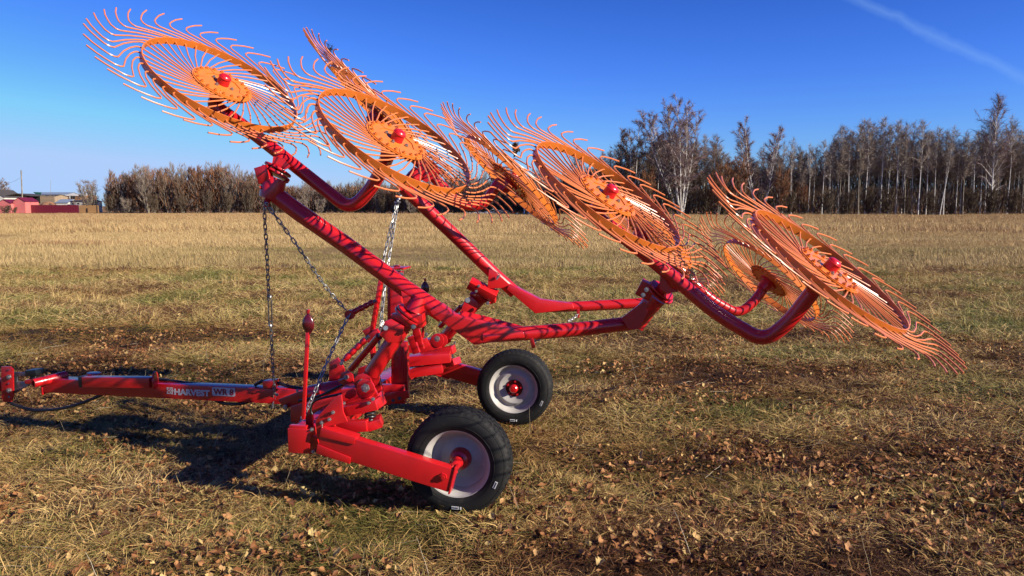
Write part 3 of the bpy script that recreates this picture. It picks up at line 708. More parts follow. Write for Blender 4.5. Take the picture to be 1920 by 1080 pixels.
b.plate([PT(x, y, -.05) for x, y in hp], LAT, .012); b.plate([PT(x, y, .07) for x, y in hp], LAT, .012); b.beam(PT(-60, 722, 0), PT(4, 722, 0), .10, .085)
parts('hitch_plate', b, RED, rake, .002)
b = MB()
for py in (706.5, 731.5): b.hexbolt(PT(18, py, -.058), -LAT, .017, .012)
parts('hitch_bolt', b, ZNC, rake)
b = MB()
for py in (693, 719, 744): b.cyl(PT(16.5, py, -.060), PT(16.5, py, -.0565), .007, seg=12)
parts('hitch_hole', b, DRD, rake)
b = MB(); b.plate([PT(26, 698, -.02), PT(70, 697, -.02), PT(70, 703, -.02), PT(34, 705, -.02), PT(33, 715, -.02), PT(56, 716, -.02), PT(55, 722, -.02), PT(27, 738, -.02)], LAT, .012)
b.plate([PT(26, 698, .04), PT(70, 697, .04), PT(70, 703, .04), PT(34, 705, .04), PT(33, 715, .04), PT(56, 716, .04), PT(55, 722, .04), PT(27, 738, .04)], LAT, .012)
parts('hitch_fork', b, STL, rake, .001)
b = MB(); b.beam(PT(55, 698, 0), PT(75, 697, 0), .08, .04); b.cyl(PT(64, 699, 0), PT(64, 712, 0), .028); parts('hitch_pin', b, BLK, rake, .002)
b = MB(); b.beam(PT(55, 714, 0), PT(92, 712, 0), .085, .03); b.beam(PT(498, 719, -.02), PT(518, 719, -.02), .08, .05); parts('drawbar_bracket', b, RED, rake, .003)
def hose(pts, t, r=.011):
    b = MB(); q = smooth([PT(x, y, tt) for (x, y), tt in zip(pts, t if isinstance(t, (list, tuple)) else [t] * len(pts))], 8); b.tube(q, r, 12); part('hydraulic_hose', b, BLK, rake)
hose([(14, 752), (30, 760), (62, 769), (100, 768), (140, 760), (175, 747), (195, 738)], -.03)
hose([(380, 738), (398, 748), (425, 757), (455, 756), (478, 747), (490, 740)], -.03)
hose([(295, 711), (320, 714), (350, 718), (380, 721)], .03)
hose([(478, 722), (488, 716), (500, 714), (520, 718), (545, 725), (585, 730), (620, 724)], .0)
hose([(560, 752), (600, 742), (635, 725), (665, 712)], -.5, .008)
hose([(640, 775), (610, 785), (585, 776), (590, 752), (640, 738)], -.7, .007)

# lettering on the drawbar side
def text(body, h, mtl, org, name, bold=.0, sx_=1.0):
    c = bpy.data.curves.new(name, 'FONT'); c.body = body; c.size = h / .72; c.extrude = .0006; c.offset = bold * h * 1.6; c.resolution_u = 3; c.space_character = 1.03
    o = bpy.data.objects.new(name, c); COL.objects.link(o); me = bpy.data.meshes.new_from_object(o.evaluated_get(bpy.context.evaluated_depsgraph_get())); COL.objects.unlink(o); bpy.data.objects.remove(o)
    xd = -FWD; v = [Vector(q.co) for q in me.vertices]; wmin = min(q.x for q in v); wmax = max(q.x for q in v)
    for q in me.vertices:
        k = q.co.copy(); w = org + xd * (k.x - wmin) * sx_ + UP * k.y - LAT * (k.z + .0008); q.co = w - Vector(rake.location)
    me.materials.clear(); me.materials.append(mtl); link(name, me, rake)
    return (wmax - wmin) * sx_
FACE = -.0505
o = PT(327, 739.5, FACE); w_target = (PT(393, 730, FACE) - PT(327, 730, FACE)).length
wd = text('HARVEST', .040, WHT, o, 'brand_lettering', .03, 1.0)
bpy.data.objects.remove(bpy.data.objects['brand_lettering']); text('HARVEST', .040, WHT, o, 'brand_lettering', .04, w_target / wd)
b = MB(); p0, p1 = PT(398, 741.5, FACE - .0012), PT(441, 741.5, FACE - .0012); p1.z = p0.z; wpl = (p1 - p0).length; hpl = .057; q = []
for cx, cz, a0 in ((wpl - .01, .01, -90), (wpl - .01, hpl - .01, 0), (.01, hpl - .01, 90), (.01, .01, 180)):
    for k in range(5): a = R_(a0 + k * 22.5); q.append(p0 - FWD * (cx + .01 * math.cos(a)) + UP * (cz + .01 * math.sin(a)))
b.plate(q, LAT, .001); part('model_plate', b, WHT, rake)
o2 = p0 - FWD * .010 + UP * .009 - LAT * .0008
wd = text('WR 8', .040, RPR, o2, 'model_lettering', .03, 1.0); bpy.data.objects.remove(bpy.data.objects['model_lettering']); text('WR 8', .040, RPR, o2, 'model_lettering', .03, (wpl - .02) / wd)
b = MB(); o3 = PT(313, 738.5, FACE)
for dx, dz in ((0, 0), (0, 1), (.5, 2), (0, 3), (0, 4), (1, 2), (1.6, 1), (1.6, 3), (2.2, 2), (2.7, 0), (2.7, 1), (3.0, 2), (2.7, 3), (2.7, 4), (.8, 0), (.8, 4), (2, 0), (2, 4)):
    c = o3 - FWD * (.005 + dx * .0135) + UP * (.004 + dz * .0095) - LAT * .001; b.box(c, FWD * .0042, UP * .0038, LAT * .0006)
part('emblem', b, WHT, rake)['kind'] = 'stuff'

# --- levers with oval heads
def lever(foot, top, headc, r=.009):
    b = MB(); b.beam(foot, top, r * 2, r * 1.6, LAT); part('lever_rod', b, RED, rake, .001)
    fr = Matrix.Translation(headc); b = MB(); pr = [(.0, -.062)] + [(.030 * math.sin(math.pi * k / 10) ** .9 + .002, -.06 + .12 * k / 10) for k in range(1, 10)] + [(0, .062)]
    b.lathe(pr, 20, fr @ Matrix.Diagonal((1, .45, 1, 1))); part('lever_head', b, DRD, rake)
    b = MB(); b.cyl(headc + UP * .058, headc + UP * .078, .009, seg=10); part('lever_tip', b, RED, rake)
lever(PT(569, 786, -.97), PT(577, 622, -.97), PT(578, 608, -.97))
f1, f2 = P(792, 640, 5.8), P(797, 552, 5.8); lever(f1, f2, P(797, 541, 5.8))

# --- chains
def link_mesh():
    b = MB(); q = []; Lh, wv = .0135, .0085
    for k in range(8): a = math.pi * k / 7 - math.pi / 2; q.append(Vector((wv * math.sin(a) * -1 * 0 + wv * math.cos(a) * 0, 0, 0)))
    q = []
    for k in range(7): a = math.pi * k / 6; q.append(Vector((math.cos(a) * wv, 0, Lh + math.sin(a) * wv)))
    for k in range(7): a = math.pi + math.pi * k / 6; q.append(Vector((math.cos(a) * wv, 0, -Lh + math.sin(a) * wv)))
    n_ = len(q); seg = 6; r = .0036
    for i in range(n_):
        t = (q[(i + 1) % n_] - q[i - 1]).normalized(); u = Vector((0, 1, 0)); w = t.cross(u)
        b.v += [tuple(q[i] + (u * math.cos(2 * math.pi * k / seg) + w * math.sin(2 * math.pi * k / seg)) * r) for k in range(seg)]
    b.f += [(i * seg + k, i * seg + (k + 1) % seg, ((i + 1) % n_) * seg + (k + 1) % seg, ((i + 1) % n_) * seg + k) for i in range(n_) for k in range(seg)]
    return b.mesh('chain_link', ZNC)
LM = link_mesh()
def chain(pts, lab, pitch=.0355, sag=0):
    q = smooth(pts, 12); c = link('chain', None, rake); c.empty_display_size = .05; c.location = q[0] - rake.location; c['label'] = lab
    d = 0; nxt = 0; k = 0
    for i in range(len(q) - 1):
        seg = (q[i + 1] - q[i]); l = seg.length
        while nxt <= d + l:
            p = q[i] + seg * ((nxt - d) / l); o = link('chain_link', LM, c)
            m = seg.normalized().to_track_quat('Z', 'Y').to_matrix().to_4x4() @ Matrix.Rotation(R_(90 * (k % 2) + rnd.gauss(25, 9)), 4, 'Z'); m.translation = p - q[0]; o.matrix_local = m
            nxt += pitch; k += 1
        d += l
    return c
chain([P(499, 386, 4.40), P(496, 400, 4.42), P(500, 470, 4.55), P(504, 560, 4.7)], 'chain hanging from the upper end of the near boom')
chain([P(508, 608, 4.78), P(511, 680, 4.9), P(515, 742, 5.02), P(512, 760, 5.02)], 'lower run of the hanging chain by the drawbar')
b = MB()
for dx in (-3, 3): b.cyl(P(506 + dx, 563, 4.7), P(507 + dx, 607, 4.78), .005, seg=8)
b.lathe([(0, -.013), (.009, -.010), (.013, 0), (.009, .010), (0, .013)], 12, Matrix.Translation(P(506, 557, 4.7))); b.lathe([(0, -.013), (.009, -.010), (.013, 0), (.009, .010), (0, .013)], 12, Matrix.Translation(P(507, 611, 4.78)))
part('chain_tensioner', b, ZNC, rake)
chain([P(502, 386, 4.40), P(520, 410, 4.42), P(560, 465, 4.5), P(610, 537, 4.62), P(650, 583, 4.72)], 'chain slanting from the near boom down to the link eye')
chain([P(654, 592, 4.72), P(640, 620, 4.66), P(612, 682, 4.5), P(590, 736, 4.35), P(572, 775, 4.15), P(564, 790, 4.05)], 'lower chain slanting down to the near frame end')
chain([P(744, 380, 5.5), P(730, 440, 5.4), P(718, 495, 5.3), P(708, 570, 5.1)], 'left strand of the far boom chain')
chain([P(746, 380, 5.5), P(735, 450, 5.4), P(724, 520, 5.3), P(716, 590, 5.2), P(710, 650, 5.1)], 'right strand of the far boom chain')
chain([P(718, 605, 5.2), P(724, 618, 5.2)], 'loose end of the far boom chain')
b = MB(); b.beam(P(739, 379, 5.48), P(751, 379, 5.48), .012, .012); b.cyl(P(745, 378, 5.5), P(752, 366, 5.52), .012); part('chain_shackle', b, ZNC, rake)
b = MB(); b.beam(P(502, 372, 4.42), P(499, 388, 4.40), .03, .012, LAT); parts('chain_lug', b, RED, rake, .002)
b = MB(); b.beam(P(996, 634, 4.2), P(1001, 652, 4.2), .02, .012, LAT); b.beam(P(1084, 580, 5.6), P(1084, 596, 5.6), .02, .012, LAT); parts('chain_lug', b, RED, rake, .002)
chain([P(1000, 642, 4.24), P(1006, 638, 4.28), P(1012, 634, 4.34)], 'short chain under the near boom'); chain([P(1083, 590, 5.6), P(1075, 597, 5.5), P(1066, 602, 5.4)], 'short chain between the two booms')

# --- road wheels
def tyre_mesh():
    b = MB(); Rt, w = .281, .084; seg = 150; prof = [(.176, -.070), (.184, -.078), (.200, -.085), (.225, -.088), (.248, -.084), (.262, -.076), (.2655, -.0745), (.268, -.072), (.274, -.066)]
    tread = []
    grooves = [(-.060, 1), (-.044, 1), (-.041, 0), (-.036, 0), (-.033, 1), (-.018, 1), (-.015, 0), (-.009, 0), (-.006, 1), (.006, 1), (.009, 0), (.015, 0), (.018, 1), (.033, 1), (.036, 0), (.041, 0), (.044, 1), (.060, 1)]
    n1 = len(prof); full = prof + [('t', g) for g in grooves] + [(r, -x) for r, x in reversed(prof)]; N = len(full)
    for k in range(seg):
        a = 2 * math.pi * k / seg
        for i, (r, x) in enumerate(full):
            if r == 't':
                xx, on = x; sh = int(abs(xx) * 60 + (xx > 0) * 1); cut = ((k + sh) % 3 == 0)
                rr = Rt - (.0 if on else .007) - (.006 if (cut and on) else 0) - (abs(xx) / .06) ** 2 * .003; r_, x_ = rr, xx
            else:
                r_, x_ = r, x
                if r_ > .266 and (k % 3 == 0): r_ -= .005
            b.v.append((r_ * math.cos(a), r_ * math.sin(a), x_))
    b.f += [(k * N + i, ((k + 1) % seg) * N + i, ((k + 1) % seg) * N + (i + 1) % N, k * N + (i + 1) % N) for k in range(seg) for i in range(N - 1)]
    for sg in (-1, 1):
        b.lathe([(.2565, sg * .0800), (.2575, sg * .0812), (.2585, sg * .0790)], 72); b.lathe([(.205, sg * .0855), (.206, sg * .0875), (.207, sg * .0862)], 72)
    return b.mesh('tyre', RUB)
def rim_mesh():   # z- side is the deep dish, z+ the side with the wheel disc near the flange
    b = MB(); pr = [(.176, -.072), (.186, -.077), (.188, -.073), (.180, -.066), (.172, -.060), (.168, -.045), (.160, -.030), (.158, .020), (.164, .045), (.172, .060), (.180, .066), (.188, .073), (.186, .077), (.176, .072),
          (.169, .064), (.163, .048), (.152, .034), (.138, .032), (.128, .040), (.112, .050), (.098, .048), (.080, .036), (.0, .034)]
    b.lathe(pr, 72); b.lathe([(.0, .030), (.080, .031), (.098, .043), (.112, .045), (.128, .034), (.139, .018), (.150, .010), (.154, -.030), (.162, -.048), (.170, -.062), (.178, -.071)], 72)
    return b.mesh('wheel_rim', RIM)
TYM, RMM = tyre_mesh(), rim_mesh()
def hubs(sgn):
    b = MB(); b.lathe([(.0, -.075 + .02), (.028, -.052), (.034, -.03), (.050, -.02), (.056, .0), (.060, .028), (0, .028)], 28)
    b.lathe([(.0, .082), (.022, .080), (.030, .072), (.032, .050), (.0, .048)], 24); 
    for k in range(5): a = 2 * math.pi * k / 5; b.cyl((.052 * math.cos(a), .052 * math.sin(a), .034), (.052 * math.cos(a), .052 * math.sin(a), .050), .008, seg=6)
    b.cyl((0, 0, -.05), (0, 0, -.135), .026); return b
HUBM = hubs(1).mesh('wheel_hub', RED)
b = MB(); b.lathe([(.064, .0365), (.064, .0385), (.03, .0385)], 28); FLM = b.mesh('hub_flange', DRD)
for g, sg, lab in ((GN_, 1, 'near road wheel with its dished side outward'), (GF_, -1, 'far road wheel showing its hub cap')):
    c = Vector((g.x, g.y, .262)); zax = LAT * (1 if sg == 1 else -1)
    fr = Matrix((FWD * -1 * (1 if sg == 1 else -1), UP, zax)).transposed()
    fr = Matrix((zax.orthogonal().normalized(), zax.cross(zax.orthogonal().normalized()), zax)).transposed().to_4x4(); fr.translation = c
    w = link('road_wheel', None, rake); w.matrix_local = Matrix.Translation(-Vector(rake.location)) @ fr; w['label'] = lab; w.empty_display_size = .2
    link('tyre', TYM, w); link('rim', RMM, w); link('hub', HUBM, w); link('hub_flange', FLM, w)
    inv = fr.inverted(); ang = [(-22, 1), (-92, 1)] ; b = MB()
    side = -1 if sg == 1 else 1                       # sidewall facing the camera in the wheel's own frame
    for a_ in (-24, -91):
        d_ = (-FWD) * math.cos(R_(a_)) + UP * math.sin(R_(a_)); tq = d_.cross(LAT)
        ctr = c + d_ * .230 - LAT * .0885
        q = [inv @ (ctr + tq * i * .019 + d_ * j * .0075) for i, j in ((-1, -1), (1, -1), (1, 1), (-1, 1))]; b.plate(q, (0, 0, 1), .002)
        q = [inv @ (ctr + tq * (i * .004 + .030) + d_ * j * .007) for i, j in ((-1, -1), (1, -1), (1, 1), (-1, 1))]
        if a_ < -60: b.plate(q, (0, 0, 1), .002)
    link('tyre_tag', b.mesh('tyre_tag', TAG), w)['kind'] = 'stuff'
    b = MB()
    for a_ in (-24, -91):
        d_ = (-FWD) * math.cos(R_(a_)) + UP * math.sin(R_(a_)); tq = d_.cross(LAT); ctr = c + d_ * .230 - LAT * .0900
        for k in range(5):
            q = [inv @ (ctr + tq * ((k - 2) * .0068 + i * .0022) + d_ * j * .0035) for i, j in ((-1, -1), (1, -1), (1, 1), (-1, 1))]; b.plate(q, (0, 0, 1), .001)
    link('tag_print', b.mesh('tag_print', BLK), w)['kind'] = 'stuff'
    st = MB(); e0 = c - LAT * .03 * (1 if sg == 1 else -1); e1 = (PT(832, 893, -.995) if sg == 1 else mir(PT(832, 893, -.995)))
    st.beam(Vector((c.x, c.y, c.z)) - LAT * .12 * (1 if sg == 1 else -1), e1, .05, .05); part('stub_axle', st, RED, rake, .002)
print('rake done')
# ------------------------------------------------------------------ trees
def barkmat(name, c1, c2, mark=None, sc=3):
    m, n, b = nodes(name); tcn = n.nodes.new('ShaderNodeTexCoord'); mp = n.nodes.new('ShaderNodeMapping'); n.links.new(tcn.outputs['Object'], mp.inputs[0])
    mp.inputs['Scale'].default_value = (sc, sc, sc * .5)
    c = ramp(n, tnoise(n, mp.outputs[0], 1.0), [(.35, c1), (.65, c2)])
    if mark:
        mp2 = n.nodes.new('ShaderNodeMapping'); n.links.new(tcn.outputs['Object'], mp2.inputs[0]); mp2.inputs['Scale'].default_value = (2, 2, 6)
        c = mixrgb(n, maprange(n, tnoise(n, mp2.outputs[0], 1.2, 3), .56, .64), c, mark)
    n.links.new(c, b.inputs['Base Color']); b.inputs['Roughness'].default_value = .85; b.inputs['Specular IOR Level'].default_value = .15; return m
BIRCH = barkmat('birch_bark', (.60, .57, .52), (.74, .71, .66), (.10, .085, .075))
GREYB = barkmat('grey_bark', (.17, .145, .11), (.33, .285, .22))
TWIG = {'violet': barkmat('violet_twigs', (.17, .11, .10), (.30, .20, .18)), 'brown': barkmat('brown_twigs', (.145, .092, .060), (.26, .165, .105)),
        'grey': barkmat('grey_twigs', (.20, .155, .12), (.35, .28, .225)), 'rust': barkmat('rusty_twigs', (.17, .075, .035), (.29, .135, .068)),
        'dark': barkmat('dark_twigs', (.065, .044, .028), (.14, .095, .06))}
def sliver(V, F, p, d, l, w, r):
    "a thin three-cornered twig with a slight bend"
    sd = d.cross(Vector((r.uniform(-1, 1), r.uniform(-1, 1), r.uniform(-1, 1)))).normalized() * w
    m = p + d * l * .55 + Vector((0, 0, r.uniform(-.06, .04) * l)); e = m + (d + Vector((r.uniform(-.3, .3), r.uniform(-.3, .3), r.uniform(-.25, .1)))).normalized() * l * .45
    o = len(V); V += [p - sd, p + sd, m - sd * .6, m + sd * .6, e]; F += [(o, o + 1, o + 3, o + 2), (o + 2, o + 3, o + 4)]
def tree_proto(seed, H, stems=1, spread=.22, crown0=.3, tw=900, twl=1.0, tww=.022, asc=.9, r0=None, lean=0, bark=None, twig=None, droop=.2, splay=.12, topw=1.0, nbr=None, up=None):
    r = random.Random(seed); trunk = MB(); V = []; F = []; br = []
    r0 = r0 or H * .011
    for s in range(stems):
        a = r.uniform(0, 6.28) if stems > 1 else 0; sp = splay * r.uniform(.5, 1.3) if stems > 1 else 0
        h = H * r.uniform(.82, 1) if stems > 1 else H; q = []; n = 12; off = Vector((math.cos(a), math.sin(a), 0)) * (.25 if stems > 1 else 0)
        wob = [r.uniform(-1, 1) for _ in range(4)]
        for i in range(n + 1):
            t = i / n
            q.append(off + Vector((math.cos(a) * sp * h * t ** .8 + .012 * h * math.sin(4 * t + wob[0]) * t + lean * h * t, math.sin(a) * sp * h * t ** .8 + .012 * h * math.sin(5 * t + wob[1] * 3) * t, h * t)))
        trunk.tube(q, [max(.012, r0 * (1 - .93 * t / n) * (1.25 if t == 0 else 1)) for t in range(n + 1)], 6, False)
        nb = nbr or int(26 if stems == 1 else 20)
        for k in range(nb):
            t = crown0 + (1 - crown0) * (k + r.random()) / nb * .96; i = min(n - 1, int(t * n)); p = q[i].lerp(q[i + 1], t * n - i)
            prof = (math.sin(math.pi * min(.97, max(.06, (t - crown0) / (1.02 - crown0) * .72 + .25))) ** .8)
            l = H * spread * prof * r.uniform(.7, 1.15) * topw; an = r.uniform(0, 6.28); el = asc * r.uniform(.75, 1.15) * (.75 + .5 * t)
            d = Vector((math.cos(an) * math.cos(el), math.sin(an) * math.cos(el), math.sin(el))); qq = [p]; m = 5
            for j in range(m): 
                qq.append(qq[-1] + d * l / m); d = (d + Vector((r.uniform(-.22, .22), r.uniform(-.22, .22), r.uniform(-.12, .2) - droop * j / m))).normalized()
            rb = r0 * (1 - .8 * t) * .50
            trunk.tube(qq, [max(.008, rb * (1 - .85 * j / m)) for j in range(m + 1)], 4, False); br.append(qq)
            for _ in range(2):
                j = r.randrange(1, m); p2 = qq[j]; d2 = (qq[j + 1] - qq[j]).normalized() + Vector((r.uniform(-.8, .8), r.uniform(-.8, .8), r.uniform(-.2, .6))); d2.normalize(); l2 = l * .45 * r.uniform(.6, 1.2)
                q3 = [p2, p2 + d2 * l2 * .5, p2 + d2 * l2 + Vector((0, 0, -droop * .2 * l2))]; trunk.tube(q3, [rb * .5, rb * .35, .006], 3, False); br.append(q3)
    tot = sum((b_[-1] - b_[0]).length for b_ in br)
    for b_ in br:
        nn = max(2, int(tw * (b_[-1] - b_[0]).length / tot))
        for _ in range(nn):
            u = (r.random() ** .7) * (len(b_) - 1.001); i = int(u); p = b_[i].lerp(b_[i + 1], u - i); d = (b_[i + 1] - b_[i]).normalized()
            d = (d * .8 + (Vector((r.gauss(0, .6), r.gauss(0, .6), r.gauss(.25, .5) - droop)) if up is None else Vector((r.gauss(0, .3), r.gauss(0, .3), up)))).normalized(); sliver(V, F, p, d, twl * r.uniform(.5, 1.3), tww * r.uniform(.6, 1.2), r)
    return trunk, V, F, bark or GREYB, twig or TWIG['grey']
PROTO = {}
def proto(key, **k):
    trunk, V, F, bk, tg = tree_proto(**k)
    c = bpy.data.meshes.new('crown'); c.from_pydata([tuple(v) for v in V], [], F); c.materials.append(tg)
    tm_ = trunk.mesh('trunk', bk, fixn=False); PROTO[key] = (tm_, c)
def tree(key, x, y, sc=1.0, rz=None, label='', cat='tree', group=None, name='birch_tree', sx_=1.0):
    o = thing(name, label, cat, (x, y, gz(x, y) - .05), group); rz = rnd.uniform(0, 6.28) if rz is None else rz
    for nm, me in zip(('trunk', 'crown'), PROTO[key]):
        c = link(nm, me, o); c.rotation_euler = (0, 0, rz); c.scale = (sc * sx_, sc * sx_, sc)
    return o
proto('slim1', seed=1, H=15, spread=.13, crown0=.45, tw=1200, tww=.017, twl=.9, asc=1.05, bark=BIRCH, twig=TWIG['grey'], r0=.10)
proto('slim2', seed=2, H=15.5, spread=.12, crown0=.5, tw=1040, tww=.017, twl=.9, asc=1.1, bark=BIRCH, twig=TWIG['grey'], r0=.09, lean=.03)
proto('slim3', seed=3, H=14.5, spread=.15, crown0=.4, tw=1360, tww=.017, twl=.9, asc=1.0, bark=GREYB, twig=TWIG['brown'], r0=.11)
proto('slim4', seed=4, H=14, spread=.14, crown0=.4, tw=1360, tww=.017, twl=.9, asc=1.0, bark=GREYB, twig=TWIG['grey'], r0=.10, lean=-.03)
proto('slim5', seed=5, H=13, spread=.17, crown0=.25, tw=1600, tww=.017, twl=.9, asc=.95, bark=GREYB, twig=TWIG['dark'], r0=.10)
proto('big', seed=16, H=20, stems=9, spread=.21, crown0=.20, tw=36000, twl=.75, tww=.019, asc=.85, bark=BIRCH, twig=TWIG['violet'], r0=.15, splay=.36, droop=.3)
proto('round', seed=7, H=15.5, stems=5, spread=.20, crown0=.2, tw=15000, twl=.7, tww=.018, asc=.95, bark=BIRCH, twig=TWIG['brown'], r0=.13, splay=.18, droop=.25)
proto('mid', seed=8, H=17, stems=5, spread=.18, crown0=.20, tw=17000, twl=.7, tww=.016, asc=.95, bark=BIRCH, twig=TWIG['violet'], r0=.14, splay=.24, droop=.25)
proto('tall', seed=9, H=20, stems=1, spread=.21, crown0=.2, tw=6500, twl=.9, tww=.018, asc=1.0, nbr=60, bark=BIRCH, twig=TWIG['violet'], r0=.19, droop=.35)
proto('grove1', seed=21, H=12, stems=5, spread=.22, crown0=.12, tw=4200, twl=1.0, tww=.018, asc=.95, bark=GREYB, twig=TWIG['grey'], r0=.10, splay=.2, droop=0, up=.8)
proto('grove2', seed=22, H=10.5, stems=6, spread=.20, crown0=.08, tw=5200, twl=.8, tww=.021, asc=1.05, bark=GREYB, twig=TWIG['brown'], r0=.08, splay=.16, droop=0, up=.8)
proto('grove3', seed=23, H=10, stems=6, spread=.20, crown0=.10, tw=6500, twl=.7, tww=.024, asc=1.0, bark=GREYB, twig=TWIG['rust'], r0=.08, splay=.15, droop=0, up=.8)
proto('bush1', seed=24, H=5.5, stems=9, spread=.22, crown0=.03, tw=3600, twl=.8, tww=.018, asc=.9, bark=GREYB, twig=TWIG['grey'], r0=.05, splay=.3, droop=0, up=.6)
proto('bush2', seed=25, H=6.5, stems=9, spread=.20, crown0=.03, tw=4500, twl=.8, tww=.021, asc=.95, bark=GREYB, twig=TWIG['dark'], r0=.05, splay=.25, droop=0, up=.6)
def XY(px, y): p = P(px, 400, y); return p.x, y
# single trees of the right-hand wood edge
x, y = XY(1278, 131); tree('big', x, y, .96, .4, 'broad many-stemmed white birch with violet-brown crown, biggest tree of the wood edge', 'birch tree', sx_=1.0)
x, y = XY(1180, 134); tree('round', x, y, 1.0, 1.0, 'rounded brown-crowned birch left of the broad many-stemmed birch', 'birch tree')
x, y = XY(1425, 132); tree('mid', x, y, .98, 2.0, 'forked white birch standing above orange willows, right of the broad birch', 'birch tree')
x, y = XY(1857, 131); tree('tall', x, y, .98, 0.6, 'tall slender birch with drooping violet crown near the right edge of the photo', 'birch tree')
x, y = XY(1762, 130); tree('slim2', x, y, .95, 1.1, 'white birch trunk leaning to the right out of the dark wood edge', 'birch tree').rotation_euler = (0, R_(7), 0)
x, y = XY(1105, 150); tree('mid', x, y, .78, 2.0, 'small pale birch peeping over a raking wheel left of the rounded birch', 'birch tree')
x, y = XY(1235, 142); tree('round', x, y, .90, 3, 'brown birch in the gap between the rounded and the broad birch', 'birch tree')
lab = {'slim1': 'slender leafless birch with pale trunk in the dense wood on the right', 'slim2': 'slender leafless birch with pale trunk in the dense wood on the right',
       'slim3': 'bare brown-twigged tree in the dense wood on the right', 'slim4': 'bare grey-twigged tree in the dense wood on the right', 'slim5': 'dark bushy tree low in the dense wood on the right'}
grp = {'slim1': 'pale-trunked birches of the right-hand wood', 'slim2': 'pale-trunked birches of the right-hand wood', 'slim3': 'brown-twigged trees of the right-hand wood', 'slim4': 'grey-twigged trees of the right-hand wood', 'slim5': 'dark trees of the right-hand wood'}
RT = random.Random(5)
ORD = 'first second third fourth fifth sixth seventh eighth ninth tenth eleventh twelfth thirteenth fourteenth fifteenth sixteenth seventeenth eighteenth nineteenth twentieth'.split()
ORD += ['twenty-' + q for q in ORD[:9]] + ['thirtieth'] + ['thirty-' + q for q in ORD[:9]]
front = []
for row, (yy, step, keys) in enumerate(((131.5, 21, ('slim1', 'slim2', 'slim1', 'slim4')), (135, 15, ('slim1', 'slim3', 'slim4', 'slim2')), (140, 13, ('slim3', 'slim4', 'slim1')), (147, 15, ('slim3', 'slim4', 'slim5')), (156, 18, ('slim3', 'slim5', 'slim4')))):
    px = 1120 + row * 7
    while px < 2100:
        k = RT.choice(keys); x, y = XY(px, yy + RT.uniform(-1.5, 1.5))
        h = .95 + .05 * math.sin(px * .021) - (.16 if 1340 < px < 1560 else 0) - (.10 if 1120 <= px < 1220 else 0) + (.10 if 1600 < px < 1760 else 0) - (.12 if px < 1420 and row < 2 else 0)
        if row == 0 and px < 1440: px += step; continue
        o = tree(k, x, y, h * RT.uniform(.88, 1.06), label=lab[k], group=grp[k], name='birch_tree' if k in ('slim1', 'slim2') else 'bare_tree')
        if row == 0 and px < 1925: front.append((o, k))
        px += step * RT.uniform(.6, 1.4)
for i, (o, k) in enumerate(front): o['label'] = ('pale birch' if k != 'slim4' else 'grey bare tree') + ' in the foremost row of the right-hand wood, %s tree from its left' % ORD[i]
# willows and brush at its foot
for i, (px, yy, sc, k) in enumerate(((1215, 128, .75, 'grove3'), (1345, 129, .85, 'grove3'), (1385, 130, .95, 'grove3'), (1465, 130, .8, 'grove3'), (1130, 133, .8, 'grove3'), (1505, 131, .55, 'grove3'))):
    x, y = XY(px, yy); tree(k, x, y, sc, label='orange-twigged willow ' + ('under the gap between rounded and broad birch', 'just right of the broad many-stemmed birch', 'directly left of the forked white birch', 'directly right of the forked white birch', 'at the left end of the right-hand wood', 'smallest and rightmost of the orange willows')[i], cat='willow', group='orange willows along the wood edge', name='willow')
for px in range(1095, 2060, 38):
    x, y = XY(px + RT.uniform(-6, 6), 129.5 + RT.uniform(0, 3)); tree('bush2', x, y, RT.uniform(.35, .8), label='dark leafless shrub along the foot of the right-hand wood', cat='shrub', group='dark shrubs along the wood edge', name='shrub')
# the left and middle copse: a line running from the fence to the wood
def linepx(px): return 178 - (px - 190) * .02 if px < 640 else 168 - (px - 640) * .07
for row, (dy, step, keys) in enumerate(((0, 42, ('bush1', 'bush2', 'bush2')), (2.5, 29, ('grove1', 'grove2', 'grove2', 'grove3')), (7, 26, ('grove2', 'grove3', 'grove3', 'grove1')), (13, 26, ('grove2', 'grove2', 'grove1')))):
    px = 205 + row * 12
    while px < 1110:
        k = RT.choice(keys); yy = linepx(px) + dy + RT.uniform(-1.5, 1.5); x, y = XY(px, yy)
        if k.startswith('grove'):
            e = .93 if 205 < px < 500 else .62 if px < 760 else .72
            if 330 < px < 440: e *= 1.05
        else: e = .72 if px < 520 else .6
        lb = {'grove1': ('bare grey multi-stemmed tree in the copse behind the rake', 'grey bare trees of the copse', 'bare_tree', 'tree'), 'grove2': ('brown leafless tree in the copse behind the rake', 'brown bare trees of the copse', 'bare_tree', 'tree'),
              'grove3': ('rusty-twigged tree still holding some colour in the copse behind the rake', 'rusty trees of the copse', 'bare_tree', 'tree'), 'bush1': ('grey leafless shrub at the edge of the copse', 'grey shrubs of the copse', 'shrub', 'shrub'), 'bush2': ('dark leafless shrub at the edge of the copse', 'dark shrubs of the copse', 'shrub', 'shrub')}[k]
        tree(k, x, y, e * RT.uniform(.85, 1.1), label=lb[0], cat=lb[3], group=lb[1], name=lb[2]); px += step * RT.uniform(.65, 1.35)
x, y = XY(8, 230); tree('round', x, y, .62, 1, 'pale round tree behind the roof at the left edge of the photo', 'tree', name='bare_tree')
x, y = XY(170, 182); o = tree('bush1', x, y, 1.25, 1, 'small tree with dark clumps of dead leaves beside the wooden fence', 'tree', name='bare_tree')
V = []; F = []; r = random.Random(3)
for _ in range(26):
    c = Vector((r.gauss(0, 1.3), r.gauss(0, 1), r.uniform(2.4, 7.6)))
    for k in range(46): sliver(V, F, c + Vector((r.gauss(0, .22), r.gauss(0, .22), r.gauss(0, .22))), Vector((r.gauss(0, 1), r.gauss(0, 1), r.gauss(0, 1))).normalized(), .18, .05, r)
